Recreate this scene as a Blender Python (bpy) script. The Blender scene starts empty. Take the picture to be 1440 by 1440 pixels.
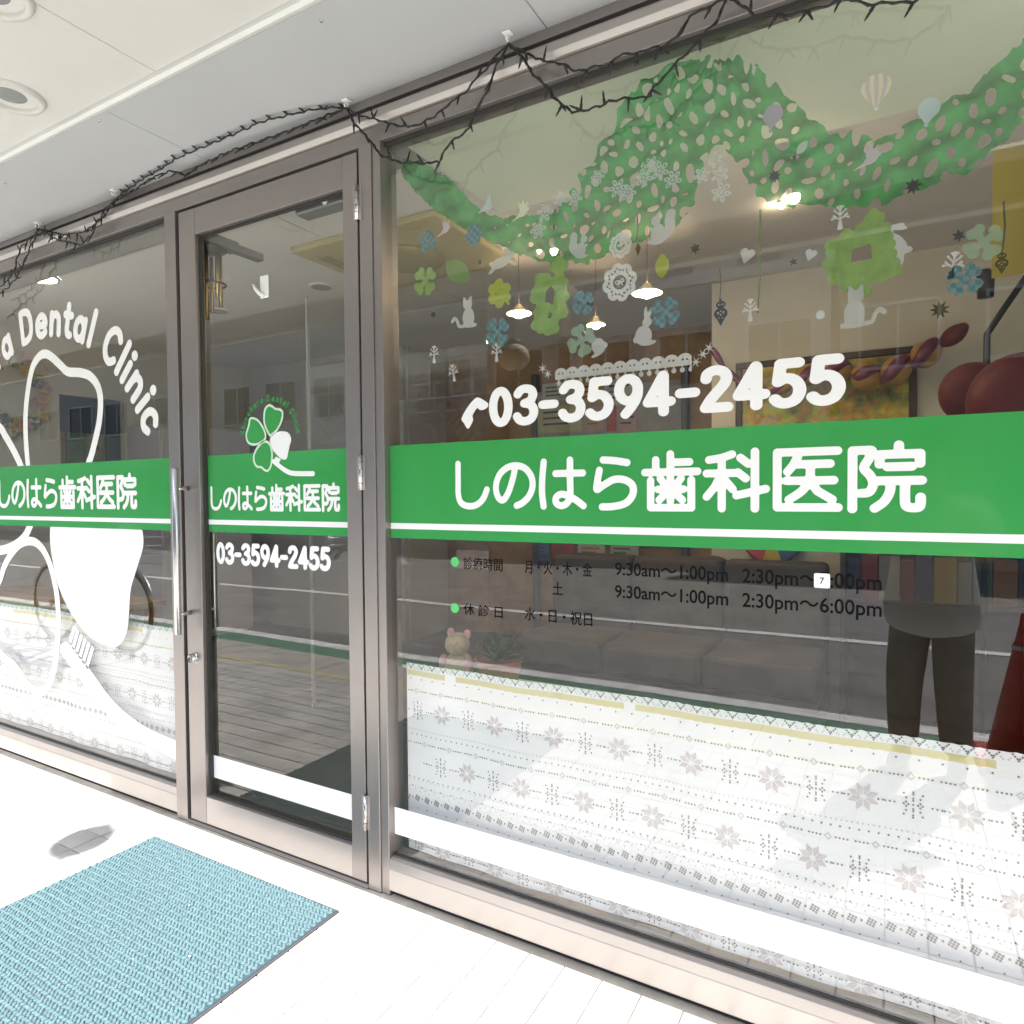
import bpy, bmesh, math, random
import numpy as np
from mathutils import Matrix, Vector

random.seed(7)
rng = np.random.default_rng(11)
scene = bpy.context.scene
R = math.radians

# ---------------------------------------------------------------- camera
# world: x along the shopfront, y into the shop (glass at y = 0), z up, metres
cam_data = bpy.data.cameras.new("camera")
cam = bpy.data.objects.new("camera", cam_data)
scene.collection.objects.link(cam)
cam_data.sensor_width = 36.0
cam_data.lens = 23.5
cam_data.clip_start = 0.02
cam_data.clip_end = 2000.0
cam.matrix_world = Matrix(((0.86964, -0.00630, 0.49364, 1.38799),
                           (0.49361, 0.02774, -0.86924, -1.62166),
                           (-0.00822, 0.99960, 0.02723, 1.25000),
                           (0, 0, 0, 1)))
scene.camera = cam
scene.render.resolution_x = scene.render.resolution_y = 1024

# ---------------------------------------------------------------- sky, sun, exposure
SUN_EL = R(50.0)
SUN_H = Vector((-0.30, 0.954, 0)).normalized()          # horizontal direction the light travels
world = bpy.data.worlds.new("World")
scene.world = world
world.use_nodes = True
wn = world.node_tree
bg = wn.nodes["Background"]
sky = wn.nodes.new("ShaderNodeTexSky")
sky.sky_type = 'NISHITA'
sky.sun_disc = False
sky.sun_elevation = SUN_EL
sky.sun_rotation = math.atan2(-SUN_H.x, -SUN_H.y)
sky.altitude = 20
sky.air_density = 1.0
sky.dust_density = 1.5
wn.links.new(sky.outputs[0], bg.inputs[0])
bg.inputs[1].default_value = 0.13
sun_data = bpy.data.lights.new("sun", 'SUN')
sun_data.energy = 4.8
sun_data.angle = R(0.8)
sun_data.color = (1.0, 0.955, 0.89)
sun = bpy.data.objects.new("sun", sun_data)
scene.collection.objects.link(sun)
travel = Vector((SUN_H.x * math.cos(SUN_EL), SUN_H.y * math.cos(SUN_EL), -math.sin(SUN_EL)))
sun.rotation_euler = travel.to_track_quat('-Z', 'Y').to_euler()
sun.location = (3, -8, 9)
scene.view_settings.view_transform = 'Standard'
scene.view_settings.look = 'None'
scene.view_settings.exposure = 2.03
scene.view_settings.gamma = 1.0
scene.view_settings.use_curve_mapping = False
scene.cycles.use_denoising = True
scene.cycles.max_bounces = 10
scene.cycles.diffuse_bounces = 5
scene.cycles.glossy_bounces = 5
scene.cycles.transparent_max_bounces = 24
scene.cycles.sample_clamp_indirect = 6.0

# ---------------------------------------------------------------- helpers: objects
COL = scene.collection

def obj(name, verts, faces, mat=None, parent=None, smooth=False):
    me = bpy.data.meshes.new(name)
    me.from_pydata([tuple(map(float, v)) for v in verts], [], faces)
    if smooth:
        me.shade_smooth()
    if mat:
        me.materials.append(mat)
    o = bpy.data.objects.new(name, me)
    COL.objects.link(o)
    if parent is not None:
        o.parent = parent
    return o

def tag(o, label=None, cat=None, group=None, kind=None):
    if label: o["label"] = label
    if cat: o["category"] = cat
    if group: o["group"] = group
    if kind: o["kind"] = kind
    return o

def thing(name, label, cat, group=None, kind=None):
    o = bpy.data.objects.new(name, None)
    o.empty_display_size = 0.05
    COL.objects.link(o)
    return tag(o, label, cat, group, kind)

def bev(o, w=0.003, seg=2):
    m = o.modifiers.new("bevel", 'BEVEL')
    m.width = w
    m.segments = seg
    m.limit_method = 'ANGLE'
    return o

def join(parts):
    V, Fc = [], []
    for v, f in parts:
        n = len(V)
        V += list(v)
        Fc += [tuple(i + n for i in q) for q in f]
    return V, Fc

def box(x0, x1, y0, y1, z0, z1):
    V = [(x0, y0, z0), (x1, y0, z0), (x1, y1, z0), (x0, y1, z0), (x0, y0, z1), (x1, y0, z1), (x1, y1, z1), (x0, y1, z1)]
    Fc = [(0, 3, 2, 1), (4, 5, 6, 7), (0, 1, 5, 4), (1, 2, 6, 5), (2, 3, 7, 6), (3, 0, 4, 7)]
    return V, Fc

def prism_x(profile, x0, x1):
    """closed (y, z) outline extruded along x"""
    n = len(profile)
    V = [(x0, y, z) for y, z in profile] + [(x1, y, z) for y, z in profile]
    Fc = [tuple(range(n)), tuple(range(2 * n - 1, n - 1, -1))]
    for i in range(n):
        j = (i + 1) % n
        Fc.append((i, i + n, j + n, j))
    return V, Fc

def tube(pts, r, seg=6, cap=True):
    P = [Vector(p) for p in pts]
    rs = r if isinstance(r, (list, tuple)) else [r] * len(P)
    V, Fc = [], []
    up = Vector((0.13, 0.31, 0.94)).normalized()
    for i, p in enumerate(P):
        t = (P[min(i + 1, len(P) - 1)] - P[max(i - 1, 0)])
        t = t.normalized() if t.length > 1e-9 else Vector((0, 0, 1))
        a = up - t * up.dot(t)
        if a.length < 0.05:
            a = Vector((1, 0, 0)) - t * t.x
        a.normalize()
        b = t.cross(a)
        up = a
        for k in range(seg):
            w = 2 * math.pi * k / seg
            V.append(p + (a * math.cos(w) + b * math.sin(w)) * rs[i])
    for i in range(len(P) - 1):
        for k in range(seg):
            k2 = (k + 1) % seg
            Fc.append((i * seg + k, i * seg + k2, (i + 1) * seg + k2, (i + 1) * seg + k))
    if cap:
        Fc.append(tuple(range(seg - 1, -1, -1)))
        Fc.append(tuple((len(P) - 1) * seg + k for k in range(seg)))
    return V, Fc

def lathe(profile, c=(0, 0, 0), seg=24, axis='z', cap=True):
    V, Fc = [], []
    for r, h in profile:
        for k in range(seg):
            w = 2 * math.pi * k / seg
            a, b = r * math.cos(w), r * math.sin(w)
            q = (a, b, h) if axis == 'z' else ((a, h, b) if axis == 'y' else (h, a, b))
            V.append((q[0] + c[0], q[1] + c[1], q[2] + c[2]))
    n = len(profile)
    for i in range(n - 1):
        for k in range(seg):
            k2 = (k + 1) % seg
            q = (i * seg + k, i * seg + k2, (i + 1) * seg + k2, (i + 1) * seg + k)
            Fc.append(q if axis != 'y' else q[::-1])
    if cap:
        if profile[0][0] > 1e-6: Fc.append(tuple(range(seg))[::-1])
        if profile[-1][0] > 1e-6: Fc.append(tuple((n - 1) * seg + k for k in range(seg)))
    return V, Fc

def ellipsoid(c, rx, ry, rz, u=16, v=10):
    prof = [(max(1e-4, math.sin(math.pi * i / v)), -math.cos(math.pi * i / v)) for i in range(v + 1)]
    V, Fc = lathe(prof, seg=u, cap=False)
    return [(c[0] + x * rx, c[1] + y * ry, c[2] + z * rz) for x, y, z in V], Fc

def moved(vf, m):
    return [m @ Vector(v) for v in vf[0]], vf[1]

def smooth_path(pts, sub=8, closed=False):
    P = [np.array(p, float) for p in pts]
    n = len(P)
    out = []
    rng_i = range(n) if closed else range(n - 1)
    for i in rng_i:
        if closed:
            a, b, c, d = P[(i - 1) % n], P[i], P[(i + 1) % n], P[(i + 2) % n]
        else:
            a, b, c, d = P[max(i - 1, 0)], P[i], P[i + 1], P[min(i + 2, n - 1)]
        for k in range(sub):
            t = k / sub
            out.append(0.5 * ((2 * b) + (-a + c) * t + (2 * a - 5 * b + 4 * c - d) * t * t + (-a + 3 * b - 3 * c + d) * t ** 3))
    if not closed:
        out.append(P[-1])
    return out

# ---------------------------------------------------------------- helpers: flat cut shapes (distance fields -> clean outlines)
def d_path(X, Y, pts, r, closed=False):
    pts = [tuple(p) for p in pts]
    if closed: pts = pts + [pts[0]]
    D = np.full(X.shape, 1e9)
    if len(pts) == 1:
        return np.hypot(X - pts[0][0], Y - pts[0][1]) - r
    for (ax, ay), (bx, by) in zip(pts[:-1], pts[1:]):
        dx, dy = bx - ax, by - ay
        L = dx * dx + dy * dy + 1e-12
        t = np.clip(((X - ax) * dx + (Y - ay) * dy) / L, 0, 1)
        D = np.minimum(D, np.hypot(X - ax - t * dx, Y - ay - t * dy))
    return D - r

def d_poly(X, Y, pts, r=0.0):
    D = d_path(X, Y, pts, 0, True)
    ins = np.zeros(X.shape, bool)
    n = len(pts)
    for i in range(n):
        (ax, ay), (bx, by) = pts[i], pts[(i + 1) % n]
        c = ((ay > Y) != (by > Y)) & (X < (bx - ax) * (Y - ay) / ((by - ay) if abs(by - ay) > 1e-12 else 1e-12) + ax)
        ins ^= c
    return np.where(ins, -D, D) - r

def d_ell(X, Y, cx, cy, rx, ry, rot=0.0):
    c, s = math.cos(rot), math.sin(rot)
    u = (X - cx) * c + (Y - cy) * s
    v = -(X - cx) * s + (Y - cy) * c
    k = np.hypot(u / rx, v / ry)
    return (k - 1) * min(rx, ry)

def march(fn, x0, x1, y0, y1, cell, merge=True):
    """flat polygons (u, v) of the region where fn < 0"""
    nx = max(2, int(math.ceil((x1 - x0) / cell)) + 1)
    ny = max(2, int(math.ceil((y1 - y0) / cell)) + 1)
    xs = x0 + np.arange(nx) * cell
    ys = y0 + np.arange(ny) * cell
    X, Y = np.meshgrid(xs, ys)
    D = fn(X, Y)
    D[0, :] = np.maximum(D[0, :], 1e-6); D[-1, :] = np.maximum(D[-1, :], 1e-6)
    D[:, 0] = np.maximum(D[:, 0], 1e-6); D[:, -1] = np.maximum(D[:, -1], 1e-6)
    ins = D < 0
    cnt = ins[:-1, :-1].astype(int) + ins[1:, :-1] + ins[:-1, 1:] + ins[1:, 1:]
    key, V, Fc = {}, [], []
    def vert(k, x, y):
        i = key.get(k)
        if i is None:
            i = key[k] = len(V)
            V.append((x, y))
        return i
    for j in range(ny - 1):
        row = cnt[j]
        i = 0
        nz = np.nonzero(row)[0]
        if len(nz) == 0: continue
        i = int(nz[0]); last = int(nz[-1])
        while i <= last:
            c = row[i]
            if c == 4:
                k = i
                while merge and k + 1 < nx - 1 and row[k + 1] == 4: k += 1
                Fc.append((vert((i, j), xs[i], ys[j]), vert((k + 1, j), xs[k + 1], ys[j]),
                           vert((k + 1, j + 1), xs[k + 1], ys[j + 1]), vert((i, j + 1), xs[i], ys[j + 1])))
                i = k + 1
                continue
            if c:
                cs = [(i, j), (i + 1, j), (i + 1, j + 1), (i, j + 1)]
                poly = []
                for a in range(4):
                    p, q = cs[a], cs[(a + 1) % 4]
                    dp, dq = D[p[1], p[0]], D[q[1], q[0]]
                    if dp < 0:
                        poly.append(vert(p, xs[p[0]], ys[p[1]]))
                    if (dp < 0) != (dq < 0):
                        t = dp / (dp - dq)
                        k = (min(p, q), max(p, q))
                        poly.append(vert(k, xs[p[0]] + t * (xs[q[0]] - xs[p[0]]), ys[p[1]] + t * (ys[q[1]] - ys[p[1]])))
                if len(poly) >= 3:
                    Fc.append(tuple(poly))
            i += 1
    return V, Fc

def upright(uv, y):
    """flat shape in the plane of the glass, facing the street (-y)"""
    return [(u, y, v) for u, v in uv[0]], uv[1]

# ---------------------------------------------------------------- helpers: materials
MATS = {}
def mat(name, color, rough=0.6, metal=0.0, noise=0.0, nscale=8.0, bump=0.0, bscale=60.0, spec=0.5, color2=None, coat=0.0, sheen=0.0):
    if name in MATS: return MATS[name]
    m = bpy.data.materials.new(name)
    m.use_nodes = True
    nt = m.node_tree
    p = nt.nodes["Principled BSDF"]
    p.inputs["Base Color"].default_value = (*color, 1)
    p.inputs["Roughness"].default_value = rough
    p.inputs["Metallic"].default_value = metal
    p.inputs["Specular IOR Level"].default_value = spec
    p.inputs["Coat Weight"].default_value = coat
    p.inputs["Sheen Weight"].default_value = sheen
    if noise > 0 or color2 or bump > 0:
        tc = nt.nodes.new("ShaderNodeTexCoord")
        if noise > 0 or color2:
            n = nt.nodes.new("ShaderNodeTexNoise")
            n.inputs["Scale"].default_value = nscale
            n.inputs["Detail"].default_value = 5
            n.inputs["Roughness"].default_value = 0.62
            nt.links.new(tc.outputs["Object"], n.inputs["Vector"])
            cr = nt.nodes.new("ShaderNodeValToRGB")
            c2 = color2 or tuple(c * (1 - noise) for c in color)
            cr.color_ramp.elements[0].color = (*c2, 1)
            cr.color_ramp.elements[0].position = 0.32
            cr.color_ramp.elements[1].color = (*[min(1, c * (1 + (0 if color2 else noise * 0.5))) for c in color], 1)
            cr.color_ramp.elements[1].position = 0.68
            nt.links.new(n.outputs["Fac"], cr.inputs[0])
            nt.links.new(cr.outputs[0], p.inputs["Base Color"])
        if bump > 0:
            n2 = nt.nodes.new("ShaderNodeTexNoise")
            n2.inputs["Scale"].default_value = bscale
            n2.inputs["Detail"].default_value = 3
            nt.links.new(tc.outputs["Object"], n2.inputs["Vector"])
            b = nt.nodes.new("ShaderNodeBump")
            b.inputs["Strength"].default_value = bump
            b.inputs["Distance"].default_value = 0.004
            nt.links.new(n2.outputs["Fac"], b.inputs["Height"])
            nt.links.new(b.outputs[0], p.inputs["Normal"])
    MATS[name] = m
    return m

def emit(name, color, strength):
    if name in MATS: return MATS[name]
    m = bpy.data.materials.new(name)
    m.use_nodes = True
    p = m.node_tree.nodes["Principled BSDF"]
    p.inputs["Base Color"].default_value = (*color, 1)
    p.inputs["Emission Color"].default_value = (*color, 1)
    p.inputs["Emission Strength"].default_value = strength
    MATS[name] = m
    return m

def thin(name, color, trans=0.5, clear=0.0, noise=0.0, nscale=10):
    """paper, tissue or cloth that lets some light through"""
    if name in MATS: return MATS[name]
    m = bpy.data.materials.new(name)
    m.use_nodes = True
    nt = m.node_tree
    nt.nodes.clear()
    out = nt.nodes.new("ShaderNodeOutputMaterial")
    d = nt.nodes.new("ShaderNodeBsdfDiffuse")
    t = nt.nodes.new("ShaderNodeBsdfTranslucent")
    mx = nt.nodes.new("ShaderNodeMixShader")
    for s in (d, t): s.inputs[0].default_value = (*color, 1)
    if noise > 0:
        tc = nt.nodes.new("ShaderNodeTexCoord")
        n = nt.nodes.new("ShaderNodeTexNoise")
        n.inputs["Scale"].default_value = nscale
        n.inputs["Detail"].default_value = 4
        nt.links.new(tc.outputs["Object"], n.inputs["Vector"])
        cr = nt.nodes.new("ShaderNodeValToRGB")
        cr.color_ramp.elements[0].color = (*[c * (1 - noise) for c in color], 1)
        cr.color_ramp.elements[0].position = 0.35
        cr.color_ramp.elements[1].color = (*color, 1)
        cr.color_ramp.elements[1].position = 0.62
        nt.links.new(n.outputs["Fac"], cr.inputs[0])
        for s in (d, t): nt.links.new(cr.outputs[0], s.inputs[0])
    mx.inputs[0].default_value = trans
    nt.links.new(d.outputs[0], mx.inputs[1])
    nt.links.new(t.outputs[0], mx.inputs[2])
    last = mx
    if clear > 0:
        tr = nt.nodes.new("ShaderNodeBsdfTransparent")
        m2 = nt.nodes.new("ShaderNodeMixShader")
        m2.inputs[0].default_value = clear
        nt.links.new(mx.outputs[0], m2.inputs[1])
        nt.links.new(tr.outputs[0], m2.inputs[2])
        last = m2
    nt.links.new(last.outputs[0], out.inputs[0])
    MATS[name] = m
    return m

def glass_mat(name="window_glass", tint=(0.965, 0.98, 0.972), gain=0.040):
    if name in MATS: return MATS[name]
    m = bpy.data.materials.new(name)
    m.use_nodes = True
    nt = m.node_tree
    nt.nodes.clear()
    out = nt.nodes.new("ShaderNodeOutputMaterial")
    tr = nt.nodes.new("ShaderNodeBsdfTransparent")
    tr.inputs[0].default_value = (*[math.sqrt(c) for c in tint], 1)
    gl = nt.nodes.new("ShaderNodeBsdfGlossy")
    gl.inputs["Roughness"].default_value = 0.0
    fr = nt.nodes.new("ShaderNodeFresnel")
    fr.inputs[0].default_value = 1.5
    geo = nt.nodes.new("ShaderNodeNewGeometry")
    inv = nt.nodes.new("ShaderNodeMath"); inv.operation = 'SUBTRACT'; inv.inputs[0].default_value = 1.0
    mul = nt.nodes.new("ShaderNodeMath"); mul.operation = 'MULTIPLY'
    g2 = nt.nodes.new("ShaderNodeMath"); g2.operation = 'MULTIPLY_ADD'; g2.inputs[1].default_value = 1.25; g2.inputs[2].default_value = gain; g2.use_clamp = True
    # slight unevenness of real float glass
    tc = nt.nodes.new("ShaderNodeTexCoord")
    nz = nt.nodes.new("ShaderNodeTexNoise"); nz.inputs["Scale"].default_value = 1.6; nz.inputs["Detail"].default_value = 1
    bp = nt.nodes.new("ShaderNodeBump"); bp.inputs["Strength"].default_value = 0.05; bp.inputs["Distance"].default_value = 0.02
    nt.links.new(tc.outputs["Object"], nz.inputs["Vector"])
    nt.links.new(nz.outputs["Fac"], bp.inputs["Height"])
    nt.links.new(bp.outputs[0], gl.inputs["Normal"])
    mx = nt.nodes.new("ShaderNodeMixShader")
    nt.links.new(geo.outputs["Backfacing"], inv.inputs[1])
    nt.links.new(fr.outputs[0], g2.inputs[0])
    nt.links.new(g2.outputs[0], mul.inputs[0])
    nt.links.new(inv.outputs[0], mul.inputs[1])
    nt.links.new(mul.outputs[0], mx.inputs[0])
    nt.links.new(tr.outputs[0], mx.inputs[1])
    nt.links.new(gl.outputs[0], mx.inputs[2])
    nt.links.new(mx.outputs[0], out.inputs[0])
    MATS[name] = m
    return m

GLASS = glass_mat()
FRAME = mat("bronze_anodised_aluminium", (0.33, 0.298, 0.283), rough=0.35, metal=0.75, noise=0.06, nscale=3, bump=0.02, bscale=300)
FRAME_L = mat("pale_anodised_aluminium", (0.46, 0.425, 0.40), rough=0.36, metal=0.7, noise=0.05, nscale=3)
GASKET = mat("dark_rubber_gasket", (0.035, 0.035, 0.032), rough=0.6)
STEEL = mat("brushed_steel", (0.62, 0.61, 0.60), rough=0.25, metal=1.0, noise=0.08, nscale=20)
WHITE_V = mat("white_vinyl", (0.89, 0.89, 0.89), rough=0.25, spec=0.4)
GREEN_V = mat("green_vinyl", (0.044, 0.330, 0.078), rough=0.09, spec=0.6, noise=0.06, nscale=1.5)
BLACK_V = mat("black_vinyl", (0.008, 0.008, 0.009), rough=0.85, spec=0.08)

# ================================================================ THE SETTING
ASPHALT = mat("asphalt", (0.19, 0.186, 0.18), rough=0.85, noise=0.3, nscale=3, bump=0.5, bscale=90)
GROUT = mat("pavement_grout", (0.085, 0.082, 0.078), rough=0.9, noise=0.25, nscale=14)
TILE_M = mat("pale_ceramic_pavement_tile", (0.45, 0.438, 0.422), rough=0.55, noise=0.28, nscale=3.5, bump=0.25, bscale=220)
CONC = mat("kerb_concrete", (0.40, 0.385, 0.35), rough=0.85, noise=0.25, nscale=6, bump=0.3, bscale=70)
PAINT = mat("road_paint", (0.74, 0.74, 0.73), rough=0.6, noise=0.3, nscale=9)
GREEN_P = mat("green_lane_paint", (0.10, 0.22, 0.15), rough=0.75, noise=0.25, nscale=6)
YEL_P = mat("yellow_kerb_paint", (0.50, 0.45, 0.26), rough=0.7, noise=0.3, nscale=10)

tag(obj("ground", *box(-400, 400, -400, 400, -0.30, -0.062), mat=ASPHALT), "wide flat asphalt street surface", kind="structure")
tag(obj("road_markings", *join([box(-40, 40, -2.72, -2.58, -0.06, -0.056), box(-40, 40, -4.95, -4.82, -0.06, -0.056)]), mat=PAINT), "white painted edge lines along the street", kind="structure")
tag(obj("green_lane", *box(-40, 40, -2.57, -2.19, -0.06, -0.056), mat=GREEN_P), "green painted walking lane beside the kerb", kind="structure")
tag(obj("far_pavement", *box(-60, 40, -15.5, -11.5, -0.07, 0.05), mat=CONC), "pale concrete pavement across the street", kind="structure")
kerb = tag(obj("kerb", *join([box(-40 + 0.6 * i, -40 + 0.6 * i + 0.592, -2.185, -1.80, -0.07, -0.004) for i in range(133)]), mat=CONC), "pale concrete kerb blocks along the pavement", kind="structure")
tag(obj("kerb_line", *box(-40, 40, -1.797, -1.735, -0.07, -0.002), mat=YEL_P), "worn yellow edge strip of the tiled pavement", kind="structure")
pavement = tag(obj("pavement", *box(-40, 40, -1.732, 0.05, -0.07, -0.006), mat=GROUT), "pale tiled pavement in full sun before the shop", kind="structure")

# pavement tiles: the nearest 300 one by one, the rest as one field
PITCH, TS = 0.105, 0.1015
def tile_shape(cx, cy, dz):
    h, b = TS / 2, 0.0022
    V, Fc = [], []
    for hh, z in ((h, -0.012), (h, -0.0022), (h - b, 0.0)):
        V += [(cx - hh, cy - hh, z + dz), (cx + hh, cy - hh, z + dz), (cx + hh, cy + hh, z + dz), (cx - hh, cy + hh, z + dz)]
    for r_ in range(2):
        for k in range(4):
            Fc.append((r_ * 4 + k, r_ * 4 + (k + 1) % 4, r_ * 4 + 4 + (k + 1) % 4, r_ * 4 + 4 + k))
    Fc.append((8, 9, 10, 11))
    return V, Fc
cells = [(-0.039 + PITCH * i, -0.100 - PITCH * j) for i in range(-90, 60) for j in range(0, 16)]
def in_view(c):
    x, y = c[0] - 1.388, c[1] + 1.622
    fwd, rt = -0.494 * x + 0.869 * y, 0.870 * x + 0.494 * y
    return fwd > 0.62 and -0.80 < rt / fwd < 0.80
near = sorted([c for c in cells if in_view(c) and -1.9 < c[0] < 1.5], key=lambda c: math.hypot(c[0] - 0.25, c[1] + 0.4))[:300]
nset = set(near)
tile_me = None
for c in near:
    dz = random.uniform(-0.0006, 0.0004)
    if tile_me is None:
        t = obj("tile", *tile_shape(0, 0, 0), mat=TILE_M, parent=pavement)
        tile_me = t.data
    else:
        t = bpy.data.objects.new("tile", tile_me)
        COL.objects.link(t)
        t.parent = pavement
    t.location = (c[0], c[1], dz)
tag(obj("tile_field", *join([tile_shape(c[0], c[1], random.uniform(-0.0006, 0.0004)) for c in cells if c not in nset]), mat=TILE_M, parent=pavement), kind="stuff")

# ================================================================ CANOPY OVER THE PAVEMENT
CREAM = mat("cream_painted_soffit_board", (0.61, 0.592, 0.565), rough=0.7, noise=0.05, nscale=1.3, bump=0.08, bscale=140)
GREYP = mat("light_grey_soffit_board", (0.45, 0.455, 0.465), rough=0.65, noise=0.05, nscale=1.6)
DARKB = mat("dark_canopy_gutter", (0.20, 0.185, 0.165), rough=0.7, noise=0.2, nscale=2)
TRIM = mat("painted_trim", (0.70, 0.70, 0.67), rough=0.5, noise=0.06, nscale=5)
ZS = 2.475
canopy = tag(obj("canopy", *box(-9.0, 6.0, -2.0, 0.0, ZS + 0.045, ZS + 0.33), mat=TRIM), "flat boarded canopy over the shop pavement", "canopy")
edges_g = [-6.31, -4.93, -3.55, -2.17, -0.79, 0.59, 1.97, 3.35]
for a, b in zip(edges_g[:-1], edges_g[1:]):
    bev(obj("grey_board", *box(a + 0.0012, b - 0.0012, -0.378, 0.02, ZS, ZS + 0.012), mat=GREYP, parent=canopy), 0.0012, 1)
edges_c = [-0.475 + 0.91 * k for k in range(-7, 6)]
for a, b in zip(edges_c[:-1], edges_c[1:]):
    for y0, y1 in ((-0.949, -0.412), (-1.50, -0.951)):
        bev(obj("cream_board", *box(a + 0.0012, b - 0.0012, y0, y1, ZS + 0.006, ZS + 0.018), mat=CREAM, parent=canopy), 0.0012, 1)
obj("bead", *prism_x([(-0.411, ZS + 0.012), (-0.411, ZS - 0.006), (-0.403, ZS - 0.014), (-0.390, ZS - 0.010), (-0.379, ZS + 0.004), (-0.379, ZS + 0.012)], -7, 4.5), mat=TRIM, parent=canopy)
obj("gutter", *box(-8.9, 5.9, -1.92, -1.505, ZS + 0.02, ZS + 0.04), mat=DARKB, parent=canopy)
bev(obj("edge_trim", *box(-0.87, 5.99, -2.0, -1.93, ZS - 0.01, ZS + 0.05), mat=TRIM, parent=canopy), 0.004)
bev(obj("edge_trim", *box(-8.99, -0.872, -1.96, -1.93, ZS - 0.01, ZS + 0.05), mat=TRIM, parent=canopy), 0.004)
for (x, y) in ((0.10, -0.33), (-0.86, -0.36), (-1.62, -0.30)):
    obj("screw", *lathe([(0.004, ZS - 0.0035), (0.0055, ZS - 0.001), (0.0055, ZS + 0.001)], (x, y, 0), 8), mat=STEEL, parent=canopy)

def downlight(x, y, label):
    t = thing("downlight", label, "ceiling light", "recessed lights in the canopy")
    t.location = (x, y, ZS)
    obj("trim_ring", *lathe([(0.072, 0.030), (0.072, -0.002), (0.076, -0.007), (0.088, -0.006), (0.094, 0.004), (0.094, 0.008)], seg=40, cap=False), mat=CREAM, parent=t, smooth=True)
    obj("reflector", *lathe([(0.0715, 0.028), (0.068, 0.014), (0.054, 0.030), (0.026, 0.0405), (0.004, 0.042)], seg=40, cap=False), mat=mat("satin_reflector", (0.60, 0.62, 0.62), rough=0.18, metal=1.0), parent=t, smooth=True)
    obj("lens", *lathe([(0.001, 0.006), (0.036, 0.004), (0.067, 0.012)], seg=32, cap=False), mat=mat("grey_lens", (0.24, 0.25, 0.25), rough=0.12, spec=0.8), parent=t, smooth=True)
dl = (-0.9657, -0.5668)
downlight(dl[0], dl[1], "round recessed canopy downlight with grey lens, lower of the two")
dl = (-0.5298, -0.8017)
downlight(dl[0], dl[1], "round recessed canopy downlight cut off by the top left corner")

# ================================================================ SHOPFRONT FRAME
ZH = 2.318          # underside of the header
frame = thing("shopfront_frame", "bronze aluminium shopfront frame with mullions and stepped header", "frame")
XL, XR = -3.55, 3.25
bev(obj("header", *box(XL, XR, -0.012, 0.05, 2.447, 2.474), mat=FRAME, parent=frame), 0.002)
obj("header_groove", *box(XL, XR, 0.010, 0.05, 2.420, 2.446), mat=mat("shadow_gap_bronze", (0.16, 0.135, 0.125), rough=0.5, metal=0.4), parent=frame)
bev(obj("header_rail", *prism_x([(0.05, 2.419), (-0.034, 2.419), (-0.042, 2.409), (-0.044, 2.388), (-0.034, 2.374), (0.05, 2.374)], XL, XR), mat=FRAME_L, parent=frame), 0.0015)
bev(obj("header_beam", *box(XL, XR, -0.024, 0.05, 2.326, 2.373), mat=FRAME, parent=frame), 0.002)
bev(obj("mullion", *join([box(-0.050, 0.000, -0.032, 0.052, 0.0, 2.325), box(0.0005, 0.032, -0.027, 0.0515, 0.0, 2.325)]), mat=FRAME, parent=frame), 0.002)
bev(obj("mullion", *join([box(-1.030, -0.9645, -0.032, 0.052, 0.0, 2.325)]), mat=FRAME, parent=frame), 0.002)
obj("door_stop", *join([box(-0.9635, -0.952, 0.012, 0.05, 0.0, 2.325), box(-0.0585, -0.051, 0.012, 0.05, 0.0, 2.325)]), mat=GASKET, parent=frame)
bev(obj("jamb", *box(XL - 0.08, XL, -0.03, 0.05, 0.0, 2.474), mat=FRAME, parent=frame), 0.002)
bev(obj("jamb", *box(XR, XR + 0.08, -0.03, 0.05, 0.0, 2.474), mat=FRAME, parent=frame), 0.002)
obj("threshold", *prism_x([(-0.035, 0.0), (-0.030, 0.009), (0.045, 0.011), (0.05, 0.0)], -0.963, -0.051), mat=mat("dark_threshold", (0.16, 0.15, 0.14), rough=0.4, metal=0.8), parent=frame)

def sill(x0, x1, parent):
    obj("sill_base", *box(x0, x1, -0.012, 0.05, 0.0, 0.016), mat=GASKET, parent=parent)
    bev(obj("sill_rail", *prism_x([(0.045, 0.017), (-0.030, 0.017), (-0.030, 0.084), (-0.0285, 0.0855), (-0.030, 0.087), (-0.026, 0.112), (-0.016, 0.118), (0.045, 0.119)], x0, x1), mat=FRAME_L, parent=parent), 0.0012)
    obj("gasket", *join([box(x0, x1, -0.007, -0.001, 0.1192, 0.1245), box(x0, x1, -0.008, -0.002, ZH - 0.004, ZH + 0.0075)]), mat=GASKET, parent=parent)

win_l = thing("shop_window", "left shop window with big white clover outline and arched lettering", "window", "plate glass shop windows")
obj("glass", *box(XL + 0.002, -1.0315, 0.0, 0.008, 0.12, 2.325), mat=GLASS, parent=win_l)
sill(XL + 0.001, -1.031, win_l)
win_r = thing("shop_window", "wide right shop window with phone number and hours above a curtain", "window", "plate glass shop windows")
obj("glass", *box(0.0325, XR - 0.001, 0.0, 0.008, 0.12, 2.325), mat=GLASS, parent=win_r)
sill(0.033, XR - 0.001, win_r)

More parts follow.
